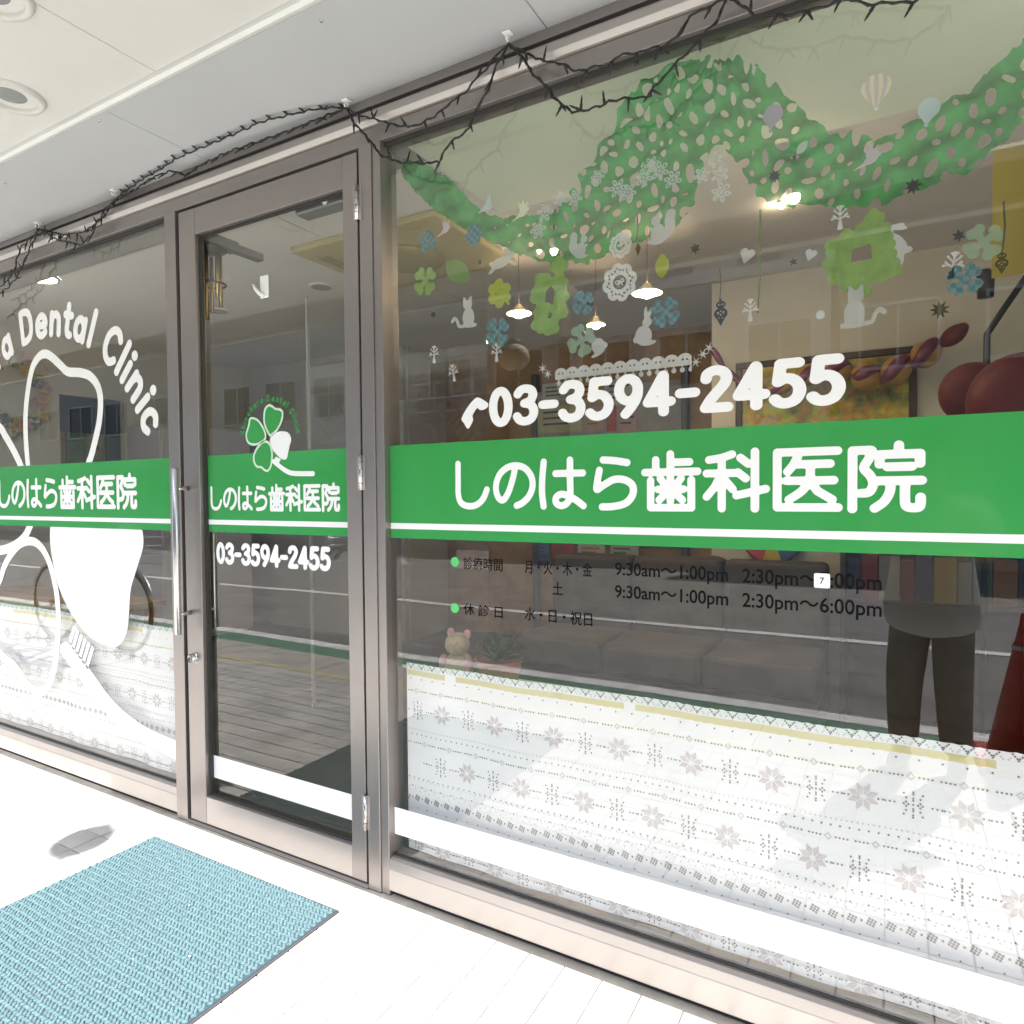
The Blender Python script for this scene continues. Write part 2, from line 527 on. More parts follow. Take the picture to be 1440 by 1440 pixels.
# ---------------------------------------------------------------- the door
door = thing("glass_door", "narrow framed glass entrance door between the two shop windows", "door")
DX0, DX1, GX0, GX1 = -0.945, -0.0595, -0.852, -0.120
bev(obj("stile", *box(DX0, GX0, -0.030, 0.010, 0.014, 2.312), mat=FRAME, parent=door), 0.002)
bev(obj("stile", *box(GX1, DX1, -0.030, 0.010, 0.014, 2.312), mat=FRAME, parent=door), 0.002)
bev(obj("top_rail", *box(GX0 + 0.0003, GX1 - 0.0003, -0.0295, 0.0095, 2.215, 2.3115), mat=FRAME, parent=door), 0.002)
bev(obj("bottom_rail", *box(GX0 + 0.0003, GX1 - 0.0003, -0.0295, 0.0095, 0.0145, 0.118), mat=FRAME_L, parent=door), 0.002)
obj("glass", *box(GX0 + 0.0005, GX1 - 0.0005, 0.0, 0.007, 0.1185, 2.2145), mat=GLASS, parent=door)
obj("glazing_bead", *join([box(GX0 + 0.0006, GX0 + 0.009, -0.014, -0.0008, 0.119, 2.214), box(GX1 - 0.006, GX1 - 0.0006, -0.014, -0.0008, 0.119, 2.214),
                           box(GX0 + 0.0092, GX1 - 0.0062, -0.0135, -0.0008, 0.119, 0.126), box(GX0 + 0.0092, GX1 - 0.0062, -0.0135, -0.0008, 2.208, 2.214)]), mat=GASKET, parent=door)
def pull(y, sgn, z0, z1, x):
    h = obj("handle", *tube([(x, y, z0), (x, y, z0 + 0.003), (x, y, z1 - 0.003), (x, y, z1)], [0.010, 0.0125, 0.0125, 0.010], 16), mat=STEEL, parent=door, smooth=True)
    for z in (z0 + 0.075, z1 - 0.075):
        obj("bracket", *tube([(x, y, z), (x, y + sgn * 0.026, z), (x, y + sgn * 0.052, z)], [0.0075, 0.0075, 0.0095], 10), mat=STEEL, parent=h, smooth=True)
pull(-0.082, 1, 0.735, 1.355, -0.921)
pull(0.062, -1, 0.735, 1.355, -0.905)
lk = obj("lock", *lathe([(0.013, -0.051), (0.0165, -0.048), (0.0175, -0.036), (0.020, -0.0305)], (-0.905, 0, 0.640), 20, 'y'), mat=STEEL, parent=door, smooth=True)
obj("keyhole", *join([box(-0.9062, -0.9038, -0.0522, -0.0512, 0.634, 0.646)]), mat=GASKET, parent=lk)
for z in (0.245, 1.32, 2.155):
    hg = obj("hinge", *tube([(-0.0535, -0.0385, z - 0.055), (-0.0535, -0.0385, z + 0.055)], 0.0068, 12), mat=STEEL, parent=door, smooth=True)
    obj("knuckle", *join([tube([(-0.0535, -0.0385, z + q - 0.0006), (-0.0535, -0.0385, z + q + 0.0006)], 0.0072, 12) for q in (-0.033, -0.011, 0.011, 0.033)]), mat=GASKET, parent=hg)
    obj("hinge_leaf", *box(-0.0715, -0.038, -0.0345, -0.0326, z - 0.054, z + 0.054), mat=FRAME_L, parent=hg)

# ================================================================ VINYL ON THE GLASS
YV = -0.0012            # vinyl face
ZB0, ZB1 = 1.116, 1.402
BANDS = ((win_r, 0.0335, XR - 0.002), (win_l, XL + 0.003, -1.0325), (door, GX0 + 0.0095, GX1 - 0.0065))
for par, a, b in BANDS:
    obj("green_band", *box(a, b, YV, -0.0003, ZB0, ZB1), mat=GREEN_V, parent=par)
    obj("white_line", *box(a, b, YV - 0.0006, YV - 0.0002, 1.1445, 1.1625), mat=WHITE_V, parent=par)
for par, a, b in (BANDS[0], BANDS[2]):
    obj("white_stripe", *box(a, b, YV, -0.0003, 0.183, 0.268), mat=WHITE_V, parent=par)

# --- rounded gothic glyphs as pen strokes, drawn in a 100 unit box (p straight, s smooth, o closed loop, d dot)
def el(cx, cy, rx, ry, n=28):
    return [(cx + rx * math.cos(2 * math.pi * k / n), cy + ry * math.sin(2 * math.pi * k / n)) for k in range(n)]
GL = {
 'し': (96, [('s', [(18, 92), (18, 60), (18, 32), (24, 15), (40, 8), (60, 10), (76, 22), (85, 40)])]),
 'の': (100, [('s', [(53, 84), (47, 60), (37, 34), (26, 20), (16, 23), (10, 37), (11, 54), (20, 71), (36, 82), (55, 85), (74, 79), (87, 63), (89, 44), (81, 26), (67, 14), (55, 9)])]),
 'は': (100, [('s', [(13, 90), (10, 62), (9, 34), (12, 8)]), ('p', [(37, 68), (91, 68)]), ('s', [(66, 92), (66, 60), (66, 28), (60, 14), (48, 9), (38, 14), (38, 24), (48, 30), (62, 27), (78, 19), (92, 9)])]),
 'ら': (100, [('s', [(30, 90), (52, 88), (74, 84)]), ('s', [(23, 72), (19, 52), (18, 38), (30, 45), (50, 55), (70, 54), (84, 44), (84, 28), (72, 14), (50, 8), (28, 7)])]),
 '歯': (104, [('p', [(50, 96), (50, 66)]), ('p', [(50, 82), (82, 82)]), ('p', [(25, 87), (25, 66)]), ('p', [(6, 66), (95, 66)]), ('p', [(16, 52), (16, 6), (85, 6), (85, 52)]), ('p', [(50, 58), (50, 17)]), ('p', [(29, 37), (72, 37)]), ('p', [(33, 55), (39, 47)]), ('p', [(68, 55), (62, 47)]), ('p', [(46, 34), (31, 19)]), ('p', [(54, 34), (70, 19)])]),
 '科': (104, [('s', [(46, 92), (30, 87), (10, 84)]), ('p', [(6, 62), (52, 62)]), ('p', [(30, 86), (30, 5)]), ('p', [(28, 58), (19, 40), (6, 24)]), ('p', [(34, 52), (47, 36)]), ('p', [(59, 86), (71, 76)]), ('p', [(55, 63), (67, 53)]), ('p', [(53, 26), (97, 36)]), ('p', [(81, 95), (81, 5)])]),
 '医': (104, [('p', [(94, 92), (10, 92), (10, 7), (95, 7)]), ('p', [(39, 84), (33, 72), (25, 62)]), ('p', [(35, 73), (84, 73)]), ('p', [(23, 48), (89, 48)]), ('s', [(57, 72), (56, 50), (46, 33), (27, 19)]), ('p', [(57, 46), (67, 32), (87, 19)])]),
 '院': (104, [('p', [(10, 91), (10, 5)]), ('s', [(10, 91), (24, 91), (35, 90), (31, 78), (25, 65), (33, 54), (37, 42), (32, 30), (21, 28)]), ('p', [(69, 97), (69, 86)]), ('p', [(45, 70), (45, 84), (95, 84), (95, 70)]), ('p', [(55, 66), (85, 66)]), ('p', [(43, 46), (97, 46)]), ('s', [(59, 46), (58, 30), (51, 16), (39, 6)]), ('s', [(77, 46), (77, 18), (79, 9), (87, 7), (95, 9), (96, 22)])]),
 '0': (60, [('o', el(29, 50, 19, 40))]),
 '2': (60, [('s', [(11, 73), (14, 84), (27, 90), (41, 86), (47, 74), (43, 60), (31, 44), (19, 28), (10, 11)]), ('p', [(10, 11), (49, 11)])]),
 '3': (60, [('s', [(11, 78), (18, 87), (29, 90), (42, 86), (47, 74), (41, 60), (27, 54)]), ('s', [(27, 54), (42, 49), (49, 34), (44, 17), (30, 10), (16, 13), (9, 23)])]),
 '4': (60, [('p', [(37, 90), (8, 32), (51, 32)]), ('p', [(38, 88), (38, 10)])]),
 '5': (60, [('p', [(46, 90), (18, 90), (14, 54)]), ('s', [(14, 54), (26, 60), (39, 56), (47, 44), (48, 30), (41, 16), (28, 10), (16, 12), (9, 19)])]),
 '9': (60, [('o', el(29, 65, 19, 25)), ('s', [(48, 65), (46, 47), (36, 27), (23, 10)])]),
 '-': (46, [('p', [(10, 47), (36, 47)])]),
 'D': (72, [('p', [(12, 82), (12, 8)]), ('s', [(12, 82), (30, 82), (50, 73), (58, 45), (50, 17), (30, 8), (12, 8)])]),
 'e': (60, [('s', [(12, 31), (30, 31), (48, 31), (46, 45), (30, 54), (14, 46), (9, 30), (14, 13), (30, 6), (47, 13)])]),
 'n': (60, [('p', [(12, 54), (12, 7)]), ('s', [(12, 34), (19, 49), (33, 53), (44, 44), (46, 26), (46, 7)])]),
 't': (44, [('s', [(20, 76), (20, 48), (20, 20), (25, 9), (36, 8)]), ('p', [(8, 54), (36, 54)])]),
 'a': (62, [('o', el(28, 30, 18, 23)), ('p', [(47, 54), (47, 7)])]),
 'l': (28, [('p', [(13, 84), (13, 7)])]),
 'C': (70, [('s', [(60, 70), (46, 82), (28, 79), (15, 63), (12, 45), (15, 27), (28, 11), (46, 8), (60, 20)])]),
 'i': (28, [('p', [(13, 53), (13, 7)]), ('d', [(13, 77)])]),
 'c': (54, [('s', [(45, 46), (30, 54), (14, 46), (9, 30), (14, 13), (30, 6), (45, 14)])]),
 'S': (60, [('s', [(48, 70), (36, 82), (20, 80), (12, 66), (20, 53), (38, 44), (50, 30), (44, 14), (28, 6), (9, 16)])]),
 'h': (60, [('p', [(12, 84), (12, 7)]), ('s', [(12, 34), (19, 49), (33, 53), (44, 44), (46, 26), (46, 7)])]),
 'o': (60, [('o', el(29, 30, 19, 24))]),
 'r': (42, [('p', [(12, 54), (12, 7)]), ('s', [(12, 32), (19, 47), (34, 53)])]),
 ' ': (32, []),
}
def glyph(ch, pen, cell=2.2):
    adv, strokes = GL[ch]
    if not strokes: return [], []
    S = []
    for k, pts in strokes:
        if k == 's': pts = smooth_path(pts, 6)
        S.append((k, pts))
    def fn(X, Y):
        D = np.full(X.shape, 1e9)
        for k, pts in S:
            D = np.minimum(D, d_path(X, Y, pts, pen * (1.22 if k == 'd' else 1.0), k == 'o'))
        return D
    return march(fn, -16, adv + 16, -14, 112, cell)
_cache = {}
def text_line(s, x0, x1, z0, z1, pen, cell=2.2, track=0.0):
    """glyph row fitted to x0..x1 (advance widths), 0..100 units mapped to z0..z1"""
    tot = sum(GL[c][0] + track for c in s) - track
    sx, sz = (x1 - x0) / tot, (z1 - z0) / 100.0
    parts, u = [], 0.0
    for c in s:
        k = (c, pen, cell)
        if k not in _cache: _cache[k] = glyph(c, pen, cell)
        V, Fc = _cache[k]
        parts.append(([(x0 + (u + a) * sx, z0 + b * sz) for a, b in V], Fc))
        u += GL[c][0] + track
    return join(parts)
def arc_text(s, cx, cz, rbase, a0, a1, unit, pen, cell=2.4):
    """glyphs standing on a circle, first glyph centre at angle a0, last at a1 (degrees)"""
    adv = [GL[c][0] for c in s]
    cen, u = [], 0.0
    for a in adv:
        cen.append(u + a / 2); u += a
    parts = []
    for c, m, a in zip(s, cen, adv):
        k = (c, pen, cell)
        if k not in _cache: _cache[k] = glyph(c, pen, cell)
        V, Fc = _cache[k]
        th = R(a0 + (a1 - a0) * (m - cen[0]) / (cen[-1] - cen[0]))
        tx, tz, nx_, nz_ = math.sin(th), -math.cos(th), math.cos(th), math.sin(th)
        parts.append(([(cx + rbase * nx_ + ((p - a / 2) * tx + q * nx_) * unit, cz + rbase * nz_ + ((p - a / 2) * tz + q * nz_) * unit) for p, q in V], Fc))
    return join(parts)

NAME, PHONE = "しのはら歯科医院", "03-3594-2455"
YT = YV - 0.0008
obj("lettering", *upright(text_line(NAME, 0.262, 1.452, 1.204, 1.350, 6.5, 1.8), YT), mat=WHITE_V, parent=win_r)
obj("phone_lettering", *upright(text_line(PHONE, 0.396, 1.302, 1.438, 1.549, 10.4, 1.8), YV), mat=WHITE_V, parent=win_r)
hs = smooth_path([(0.3603, 1.5237), (0.3911, 1.5052), (0.3839, 1.4937), (0.3672, 1.4908), (0.3552, 1.4977), (0.3380, 1.4765), (0.3403, 1.4642), (0.3329, 1.4503), (0.3229, 1.4407), (0.3109, 1.4578), (0.3035, 1.4664), (0.3112, 1.4824), (0.3286, 1.5037), (0.3458, 1.5187)], 3, True)
obj("handset_mark", *upright(march(lambda X, Y: d_poly(X, Y, hs, 0.0018), 0.27, 0.42, 1.42, 1.56, 0.0014), YV), mat=WHITE_V, parent=win_r)
obj("lettering", *upright(text_line(NAME, -0.838, -0.176, 1.196, 1.289, 7.0, 2.4), YT), mat=WHITE_V, parent=door)
obj("phone_lettering", *upright(text_line(PHONE, -0.803, -0.222, 0.998, 1.079, 10.8, 2.4), YV), mat=WHITE_V, parent=door)
obj("lettering", *upright(text_line(NAME, -2.462, -1.292, 1.199, 1.345, 6.8, 2.2), YT), mat=WHITE_V, parent=win_l)
# arched name on the left window and on the door
LC = (-1.994, 1.141)
obj("arched_lettering", *upright(arc_text("Shinohara Dental Clinic", LC[0], LC[1], 0.840, 166.0, 27.6, 0.00184, 9.4), YV), mat=WHITE_V, parent=win_l)
logo = thing("clover_logo_part", None, None)
logo.name = "clover_logo"
logo.parent = door
obj("arched_lettering", *upright(arc_text("Shinohara Dental Clinic", -0.504, 1.447, 0.1325, 168, 9, 0.000262, 9.0, 3.2), YT), mat=GREEN_V, parent=logo)
def ring(pts, r, cell, y, name, m, parent, fill=False):
    P = [tuple(p) for p in smooth_path(pts, 6, True)]
    xs, zs = [p[0] for p in P], [p[1] for p in P]
    fn = (lambda X, Y: d_poly(X, Y, P, r)) if fill else (lambda X, Y: d_path(X, Y, P, r, True))
    return obj(name, *upright(march(fn, min(xs) - 3 * r - cell * 2, max(xs) + 3 * r + cell * 2, min(zs) - 3 * r - cell * 2, max(zs) + 3 * r + cell * 2, cell), y), mat=m, parent=parent)
PALE_V = mat("pale_green_vinyl", (0.62, 0.80, 0.62), rough=0.3)
PET = [[(-0.5025, 1.4617), (-0.5234, 1.4926), (-0.5299, 1.5179), (-0.5255, 1.5475), (-0.5143, 1.5616), (-0.4998, 1.5655), (-0.4856, 1.5596), (-0.4716, 1.5512), (-0.4505, 1.5473), (-0.4367, 1.5366), (-0.4408, 1.5124), (-0.4519, 1.4935), (-0.4700, 1.4748), (-0.4917, 1.4636)],
       [(-0.5282, 1.4480), (-0.5615, 1.4345), (-0.5950, 1.4335), (-0.6172, 1.4446), (-0.6241, 1.4678), (-0.6160, 1.4877), (-0.6080, 1.5050), (-0.6037, 1.5225), (-0.5886, 1.5266), (-0.5593, 1.5147), (-0.5344, 1.4883), (-0.5241, 1.4653)],
       [(-0.5211, 1.4402), (-0.5033, 1.4295), (-0.4932, 1.4043), (-0.4940, 1.3746), (-0.5018, 1.3500), (-0.5166, 1.3379), (-0.5310, 1.3407), (-0.5490, 1.3512), (-0.5711, 1.3543), (-0.5854, 1.3724), (-0.5848, 1.3952), (-0.5694, 1.4173), (-0.5431, 1.4362)]]
for P in PET:
    ring(P, 0.004, 0.0022, YT - 0.0004, "petal_outline", PALE_V, logo)
    ring(P, 0.0005, 0.0022, YT - 0.0002, "petal", mat("bright_green_vinyl", (0.045, 0.33, 0.075), rough=0.14), logo, True)
ring([(-0.4419, 1.4709), (-0.4107, 1.4644), (-0.3975, 1.4419), (-0.4048, 1.4228), (-0.4123, 1.4012), (-0.4197, 1.3795), (-0.4338, 1.3751), (-0.4546, 1.3831), (-0.4859, 1.4089), (-0.4996, 1.4343), (-0.4954, 1.4564), (-0.4737, 1.4676)], 0.001, 0.0022, YT - 0.0004, "tooth", WHITE_V, logo, True)
br = [tuple(p) for p in smooth_path([(-0.4834, 1.3693), (-0.4450, 1.3460), (-0.4071, 1.3292), (-0.3661, 1.3246), (-0.2959, 1.3230)], 6)]
obj("brush_handle", *upright(march(lambda X, Y: np.minimum(d_path(X, Y, br, 0.0085), d_poly(X, Y, [(-0.4723, 1.3837), (-0.4513, 1.3757), (-0.4623, 1.3612), (-0.4833, 1.3717)], 0.002)), -0.56, -0.27, 1.28, 1.42, 0.0022), YT - 0.0006), mat=WHITE_V, parent=logo)

# big clover of teeth on the left window
PW = 0.0225
def clip_band(X, Y, D, pad=0.0):
    return np.maximum(D, np.minimum(Y - (ZB0 - pad), (ZB1 + pad) - Y))
SP = [0]
def stroke_part(pts, name, closed=False, r=PW):
    SP[0] += 1
    P = [tuple(p) for p in smooth_path(pts, 8, closed)]
    xs, zs = [p[0] for p in P], [p[1] for p in P]
    obj(name, *upright(march(lambda X, Y: clip_band(X, Y, d_path(X, Y, P, r, closed)), max(XL + 0.004, min(xs) - 0.07), max(xs) + 0.07, min(zs) - 0.07, max(zs) + 0.07, 0.006), YV - 0.0004 * SP[0]), mat=WHITE_V, parent=win_l)
stroke_part([(-2.0864, 1.2330), (-2.1451, 1.3437), (-2.1573, 1.4076), (-2.1696, 1.5556), (-2.1555, 1.6934), (-2.1001, 1.8405), (-2.0373, 1.8954), (-1.9786, 1.9062), (-1.9214, 1.8862), (-1.8514, 1.8438), (-1.7886, 1.8070), (-1.6948, 1.7939), (-1.6152, 1.7711), (-1.5602, 1.7252), (-1.5403, 1.6677), (-1.5497, 1.5869), (-1.5813, 1.5068), (-1.6374, 1.4050), (-1.7446, 1.2796)], "petal_outline", r=0.020)
stroke_part([(-2.8670, 1.6622), (-2.5947, 1.6633), (-2.4166, 1.5962), (-2.3629, 1.5518), (-2.2909, 1.4833), (-2.2274, 1.4097), (-2.1596, 1.3171), (-2.1112, 1.2497), (-2.1296, 1.1493), (-2.1508, 1.1188), (-2.2065, 1.0635), (-2.3035, 1.0198), (-2.4524, 0.9904), (-2.6747, 0.9900), (-2.9058, 1.0839)], "petal_outline")
stroke_part([(-2.4828, 0.4765), (-2.6657, 0.5223), (-2.6185, 0.6727), (-2.4615, 0.8379), (-2.4070, 0.9148), (-2.3190, 0.9899), (-2.2350, 1.0321), (-2.1352, 1.0451), (-2.0531, 1.0176), (-1.9904, 0.9555), (-1.9512, 0.8770), (-1.9250, 0.7773), (-1.9246, 0.6760), (-1.9414, 0.5596), (-1.9732, 0.4536), (-2.0318, 0.3695), (-2.1083, 0.3320), (-2.2122, 0.3518), (-2.3234, 0.4243), (-2.4129, 0.4488)], "petal_outline", True, 0.020)
tp = [tuple(p) for p in smooth_path([(-1.9658, 1.1349), (-1.9758, 1.0594), (-1.9581, 0.9585), (-1.9130, 0.8466), (-1.8227, 0.7397), (-1.6970, 0.6520), (-1.5849, 0.6195), (-1.4888, 0.6142), (-1.4252, 0.6420), (-1.3872, 0.6968), (-1.3718, 0.7756), (-1.3549, 0.8689), (-1.3080, 0.9599), (-1.2668, 1.0374), (-1.2605, 1.0869), (-1.2747, 1.1447)], 6, False)]
obj("tooth", *upright(march(lambda X, Y: np.maximum(d_poly(X, Y, tp, 0.002), Y - ZB0), -1.99, -1.16, 0.50, 1.14, 0.006), YV), mat=WHITE_V, parent=win_l)
hp = [tuple(p) for p in smooth_path([(-1.8414, 0.5962), (-1.6736, 0.4875), (-1.4990, 0.3745), (-1.2977, 0.3065), (-1.0764, 0.2805)], 6)] + [tuple(p) for p in reversed(smooth_path([(-1.8837, 0.5853), (-1.9038, 0.5440), (-1.6998, 0.4083), (-1.5024, 0.2942), (-1.3004, 0.2378), (-1.0790, 0.2087)], 6))]
hp = [(x, z) for x, z in hp if x < -1.034]
obj("brush_handle", *upright(march(lambda X, Y: d_poly(X, Y, hp, 0.003), -1.95, -1.0325, 0.17, 0.66, 0.006), YV), mat=WHITE_V, parent=win_l)
b0, b1, b2, b3 = [np.array(p) for p in [(-1.8022, 0.6772), (-1.6302, 0.5867), (-1.6849, 0.4861), (-1.8474, 0.5955)]]
for k in range(6):
    f0, f1 = (k + 0.08) / 6, (k + 0.74) / 6
    q = [tuple(b0 + (b1 - b0) * f0), tuple(b0 + (b1 - b0) * f1), tuple(b3 + (b2 - b3) * f1), tuple(b3 + (b2 - b3) * f0)]
    obj("bristle", [(x, YV, z) for x, z in q], [(0, 1, 2, 3)], mat=WHITE_V, parent=win_l)

# opening hours in small type
def type_line(name, body, pA, pB, h, m, parent, bold=0.0, y=YV):
    cu = bpy.data.curves.new(name, 'FONT')
    cu.body = body
    cu.size = 1.0
    cu.offset = bold
    cu.resolution_u = 3
    to = bpy.data.objects.new(name + "_type", cu)
    COL.objects.link(to)
    bpy.context.view_layer.update()
    me = bpy.data.meshes.new_from_object(to.evaluated_get(bpy.context.evaluated_depsgraph_get()))
    bpy.data.objects.remove(to)
    bpy.data.curves.remove(cu)
    xs = [v.co.x for v in me.vertices]; ys = [v.co.y for v in me.vertices]
    x0, x1, y0, y1 = min(xs), max(xs), min(ys), max(ys)
    sx = (pB[0] - pA[0]) / (x1 - x0)
    sz = h / (y1 - y0)
    zc = (pA[1] + pB[1]) / 2
    for v in me.vertices:
        v.co = Vector((pA[0] + (v.co.x - x0) * sx, y, zc + (v.co.y - (y0 + y1) / 2) * sz))
    me.materials.clear(); me.materials.append(m)
    o = bpy.data.objects.new(name, me)
    COL.objects.link(o)
    o.parent = parent
    return o
GDOT = mat("light_green_vinyl", (0.10, 0.55, 0.16), rough=0.3)
for p in ((0.2733, 1.0516), (0.2716, 0.9149)):
    obj("green_dot", *upright(march(lambda X, Y: np.hypot(X - p[0], Y - p[1]) - 0.0145, p[0] - 0.03, p[0] + 0.03, p[1] - 0.03, p[1] + 0.03, 0.003), YV), mat=GDOT, parent=win_r)
for body, A, B, h, bold in (("診療時間", (0.3034, 1.0487), (0.4357, 1.0495), 0.037, 0.006), ("休 診 日", (0.3017, 0.9131), (0.4344, 0.9175), 0.034, 0.006),
                         ("月・火・木・金", (0.5064, 1.0478), (0.7077, 1.0498), 0.037, 0.006), ("土", (0.5913, 0.9939), (0.6231, 0.9940), 0.034, 0.010),
                         ("水・日・祝日", (0.5052, 0.9152), (0.7070, 0.9206), 0.037, 0.006),
                         ("9:30am〜1:00pm", (0.7707, 1.0510), (1.0533, 1.0498), 0.043, 0.012), ("9:30am〜1:00pm", (0.7704, 0.9904), (1.0534, 0.9941), 0.043, 0.012),
                         ("2:30pm〜7:00pm", (1.0857, 1.0483), (1.3711, 1.0504), 0.044, 0.012), ("2:30pm〜6:00pm", (1.0857, 0.9898), (1.3714, 0.9956), 0.044, 0.012)):
    type_line("hours_lettering", body, A, B, h, BLACK_V, win_r, bold)
patch_c = (1.2553, 1.0521)
ps = 0.0128
patch = tag(obj("number_label", *upright(march(lambda X, Y: d_poly(X, Y, [(patch_c[0] - ps, patch_c[1] - ps), (patch_c[0] + ps, patch_c[1] - ps), (patch_c[0] + ps, patch_c[1] + ps), (patch_c[0] - ps, patch_c[1] + ps)], 0.0035), patch_c[0] - 0.03, patch_c[0] + 0.03, patch_c[1] - 0.03, patch_c[1] + 0.03, 0.002), YV - 0.0008), mat=WHITE_V),
            "tiny white square label reading 7 stuck over the opening hours", "label")
type_line("digit", "7", (patch_c[0] - 0.0045, patch_c[1]), (patch_c[0] + 0.0045, patch_c[1]), 0.014, BLACK_V, patch, 0.0, YV - 0.0012)

# ================================================================ DOORMAT
MAT_B = mat("blue_woven_mat_pile", (0.064, 0.134, 0.154), rough=0.9, color2=(0.038, 0.086, 0.104), bump=0.5, bscale=400, nscale=70, sheen=0.2)
MAT_E = mat("grey_rubber_mat_edge", (0.055, 0.050, 0.055), rough=0.7)
doormat = thing("doormat", "turquoise blue woven doormat lying in the sun before the door", "doormat")
MX0, MX1, MY0, MY1 = -0.956, -0.043, -1.40, -0.168
bev(obj("rubber_edge", *join([box(MX0, MX1, MY0, MY1, 0.0008, 0.006)]), mat=MAT_E, parent=doormat), 0.002, 1)
obj("backing", *box(MX0 + 0.005, MX1 - 0.005, MY0 + 0.005, MY1 - 0.005, 0.0062, 0.0078), mat=mat("blue_mat_backing", (0.024, 0.052, 0.068), rough=0.95), parent=doormat)
# each knot: a little leaning loop of yarn
kn = []
base = []
ku, kv = 7, 5
for i in range(kv + 1):
    ph = math.pi * i / kv
    for k in range(ku):
        w = 2 * math.pi * k / ku
        base.append((math.sin(ph) * math.cos(w), math.sin(ph) * math.sin(w), math.cos(ph)))
base = np.array(base)
bf = np.array([(i * ku + k, (i + 1) * ku + k, (i + 1) * ku + (k + 1) % ku, i * ku + (k + 1) % ku) for i in range(kv) for k in range(ku)])
px_, py_ = 0.0142, 0.0112
knv, knf, n0 = [], [], 0
for j in range(int((MY1 - MY0 - 0.010) / py_)):
    for i in range(int((MX1 - MX0 - 0.014) / px_)):
        x = MX0 + 0.011 + i * px_ + (0.5 * px_ if j % 2 else 0) + random.uniform(-0.0012, 0.0012) + 0.002 * math.sin(j * 0.21)
        y = MY0 + 0.009 + j * py_ + random.uniform(-0.0011, 0.0011) + 0.0015 * math.sin(i * 0.3)
        a = (0.62 if j % 2 else -0.62) + random.uniform(-0.2, 0.2)
        h = 0.0040 + random.uniform(-0.0007, 0.0010) + 0.0008 * math.sin(x * 9 + y * 5)
        B = base * np.array([0.0084, 0.0046, h])
        B = np.stack([B[:, 0] * math.cos(a) - B[:, 1] * math.sin(a), B[:, 0] * math.sin(a) + B[:, 1] * math.cos(a), B[:, 2]], 1)
        knv.append(B + np.array([x, y, 0.0075 + random.uniform(-0.0006, 0.0006)]))
        knf.append(bf + n0)
        n0 += len(base)
pile = obj("pile", np.concatenate(knv).tolist(), [tuple(q) for q in np.concatenate(knf).tolist()], mat=MAT_B, parent=doormat, smooth=True)
tag(pile, kind="stuff")
for (x, y, s) in ((-0.245, -0.52, 0.0042), (-0.45, -0.38, 0.002), (-0.37, -0.60, 0.0022)):
    o = obj("crumb", *ellipsoid((x, y, 0.0145), s, s * 0.8, s * 0.5, 7, 5), mat=PAINT)
    tag(o, ("pale crumb on the blue doormat nearest its right edge" if s > 0.004 else "tiny pale crumb in the middle of the blue doormat" if s < 0.0021 else "small pale crumb low on the blue doormat"), "crumb", "crumbs on the doormat")

# ================================================================ CAFE CURTAINS
CLOTH = thin("white_curtain_cloth", (0.80, 0.80, 0.795), 0.12, 0.0, 0.05, 3)
INK_D = mat("dark_woven_thread", (0.20, 0.19, 0.185), rough=0.9)
INK_T = mat("taupe_woven_thread", (0.52, 0.475, 0.465), rough=0.9)
INK_P = mat("pale_grey_woven_thread", (0.50, 0.50, 0.50), rough=0.9)
INK_Y = thin("straw_yellow_woven_band", (0.66, 0.61, 0.34), 0.25)
def small_flake():
    p = set()
    for r_ in (0,): p.add((0, 0))
    for d in (2, 3, 5, 6): p |= {(0, d), (0, -d)}
    for s in (-1, 1):
        p |= {(2 * s, 0), (3 * s, 1), (3 * s, -1), (4 * s, 0), (4 * s, 5), (4 * s, -5), (3 * s, 3), (3 * s, -3)}
        for d in (8, 10, 12, 13, 15): p.add((d * s, 0))
    return p
FLAKE = small_flake()
def fold(x, ph):
    return 0.0045 * math.sin(x * 9.0 + ph) + 0.003 * math.sin(x * 23.0 + 1.3 * ph)
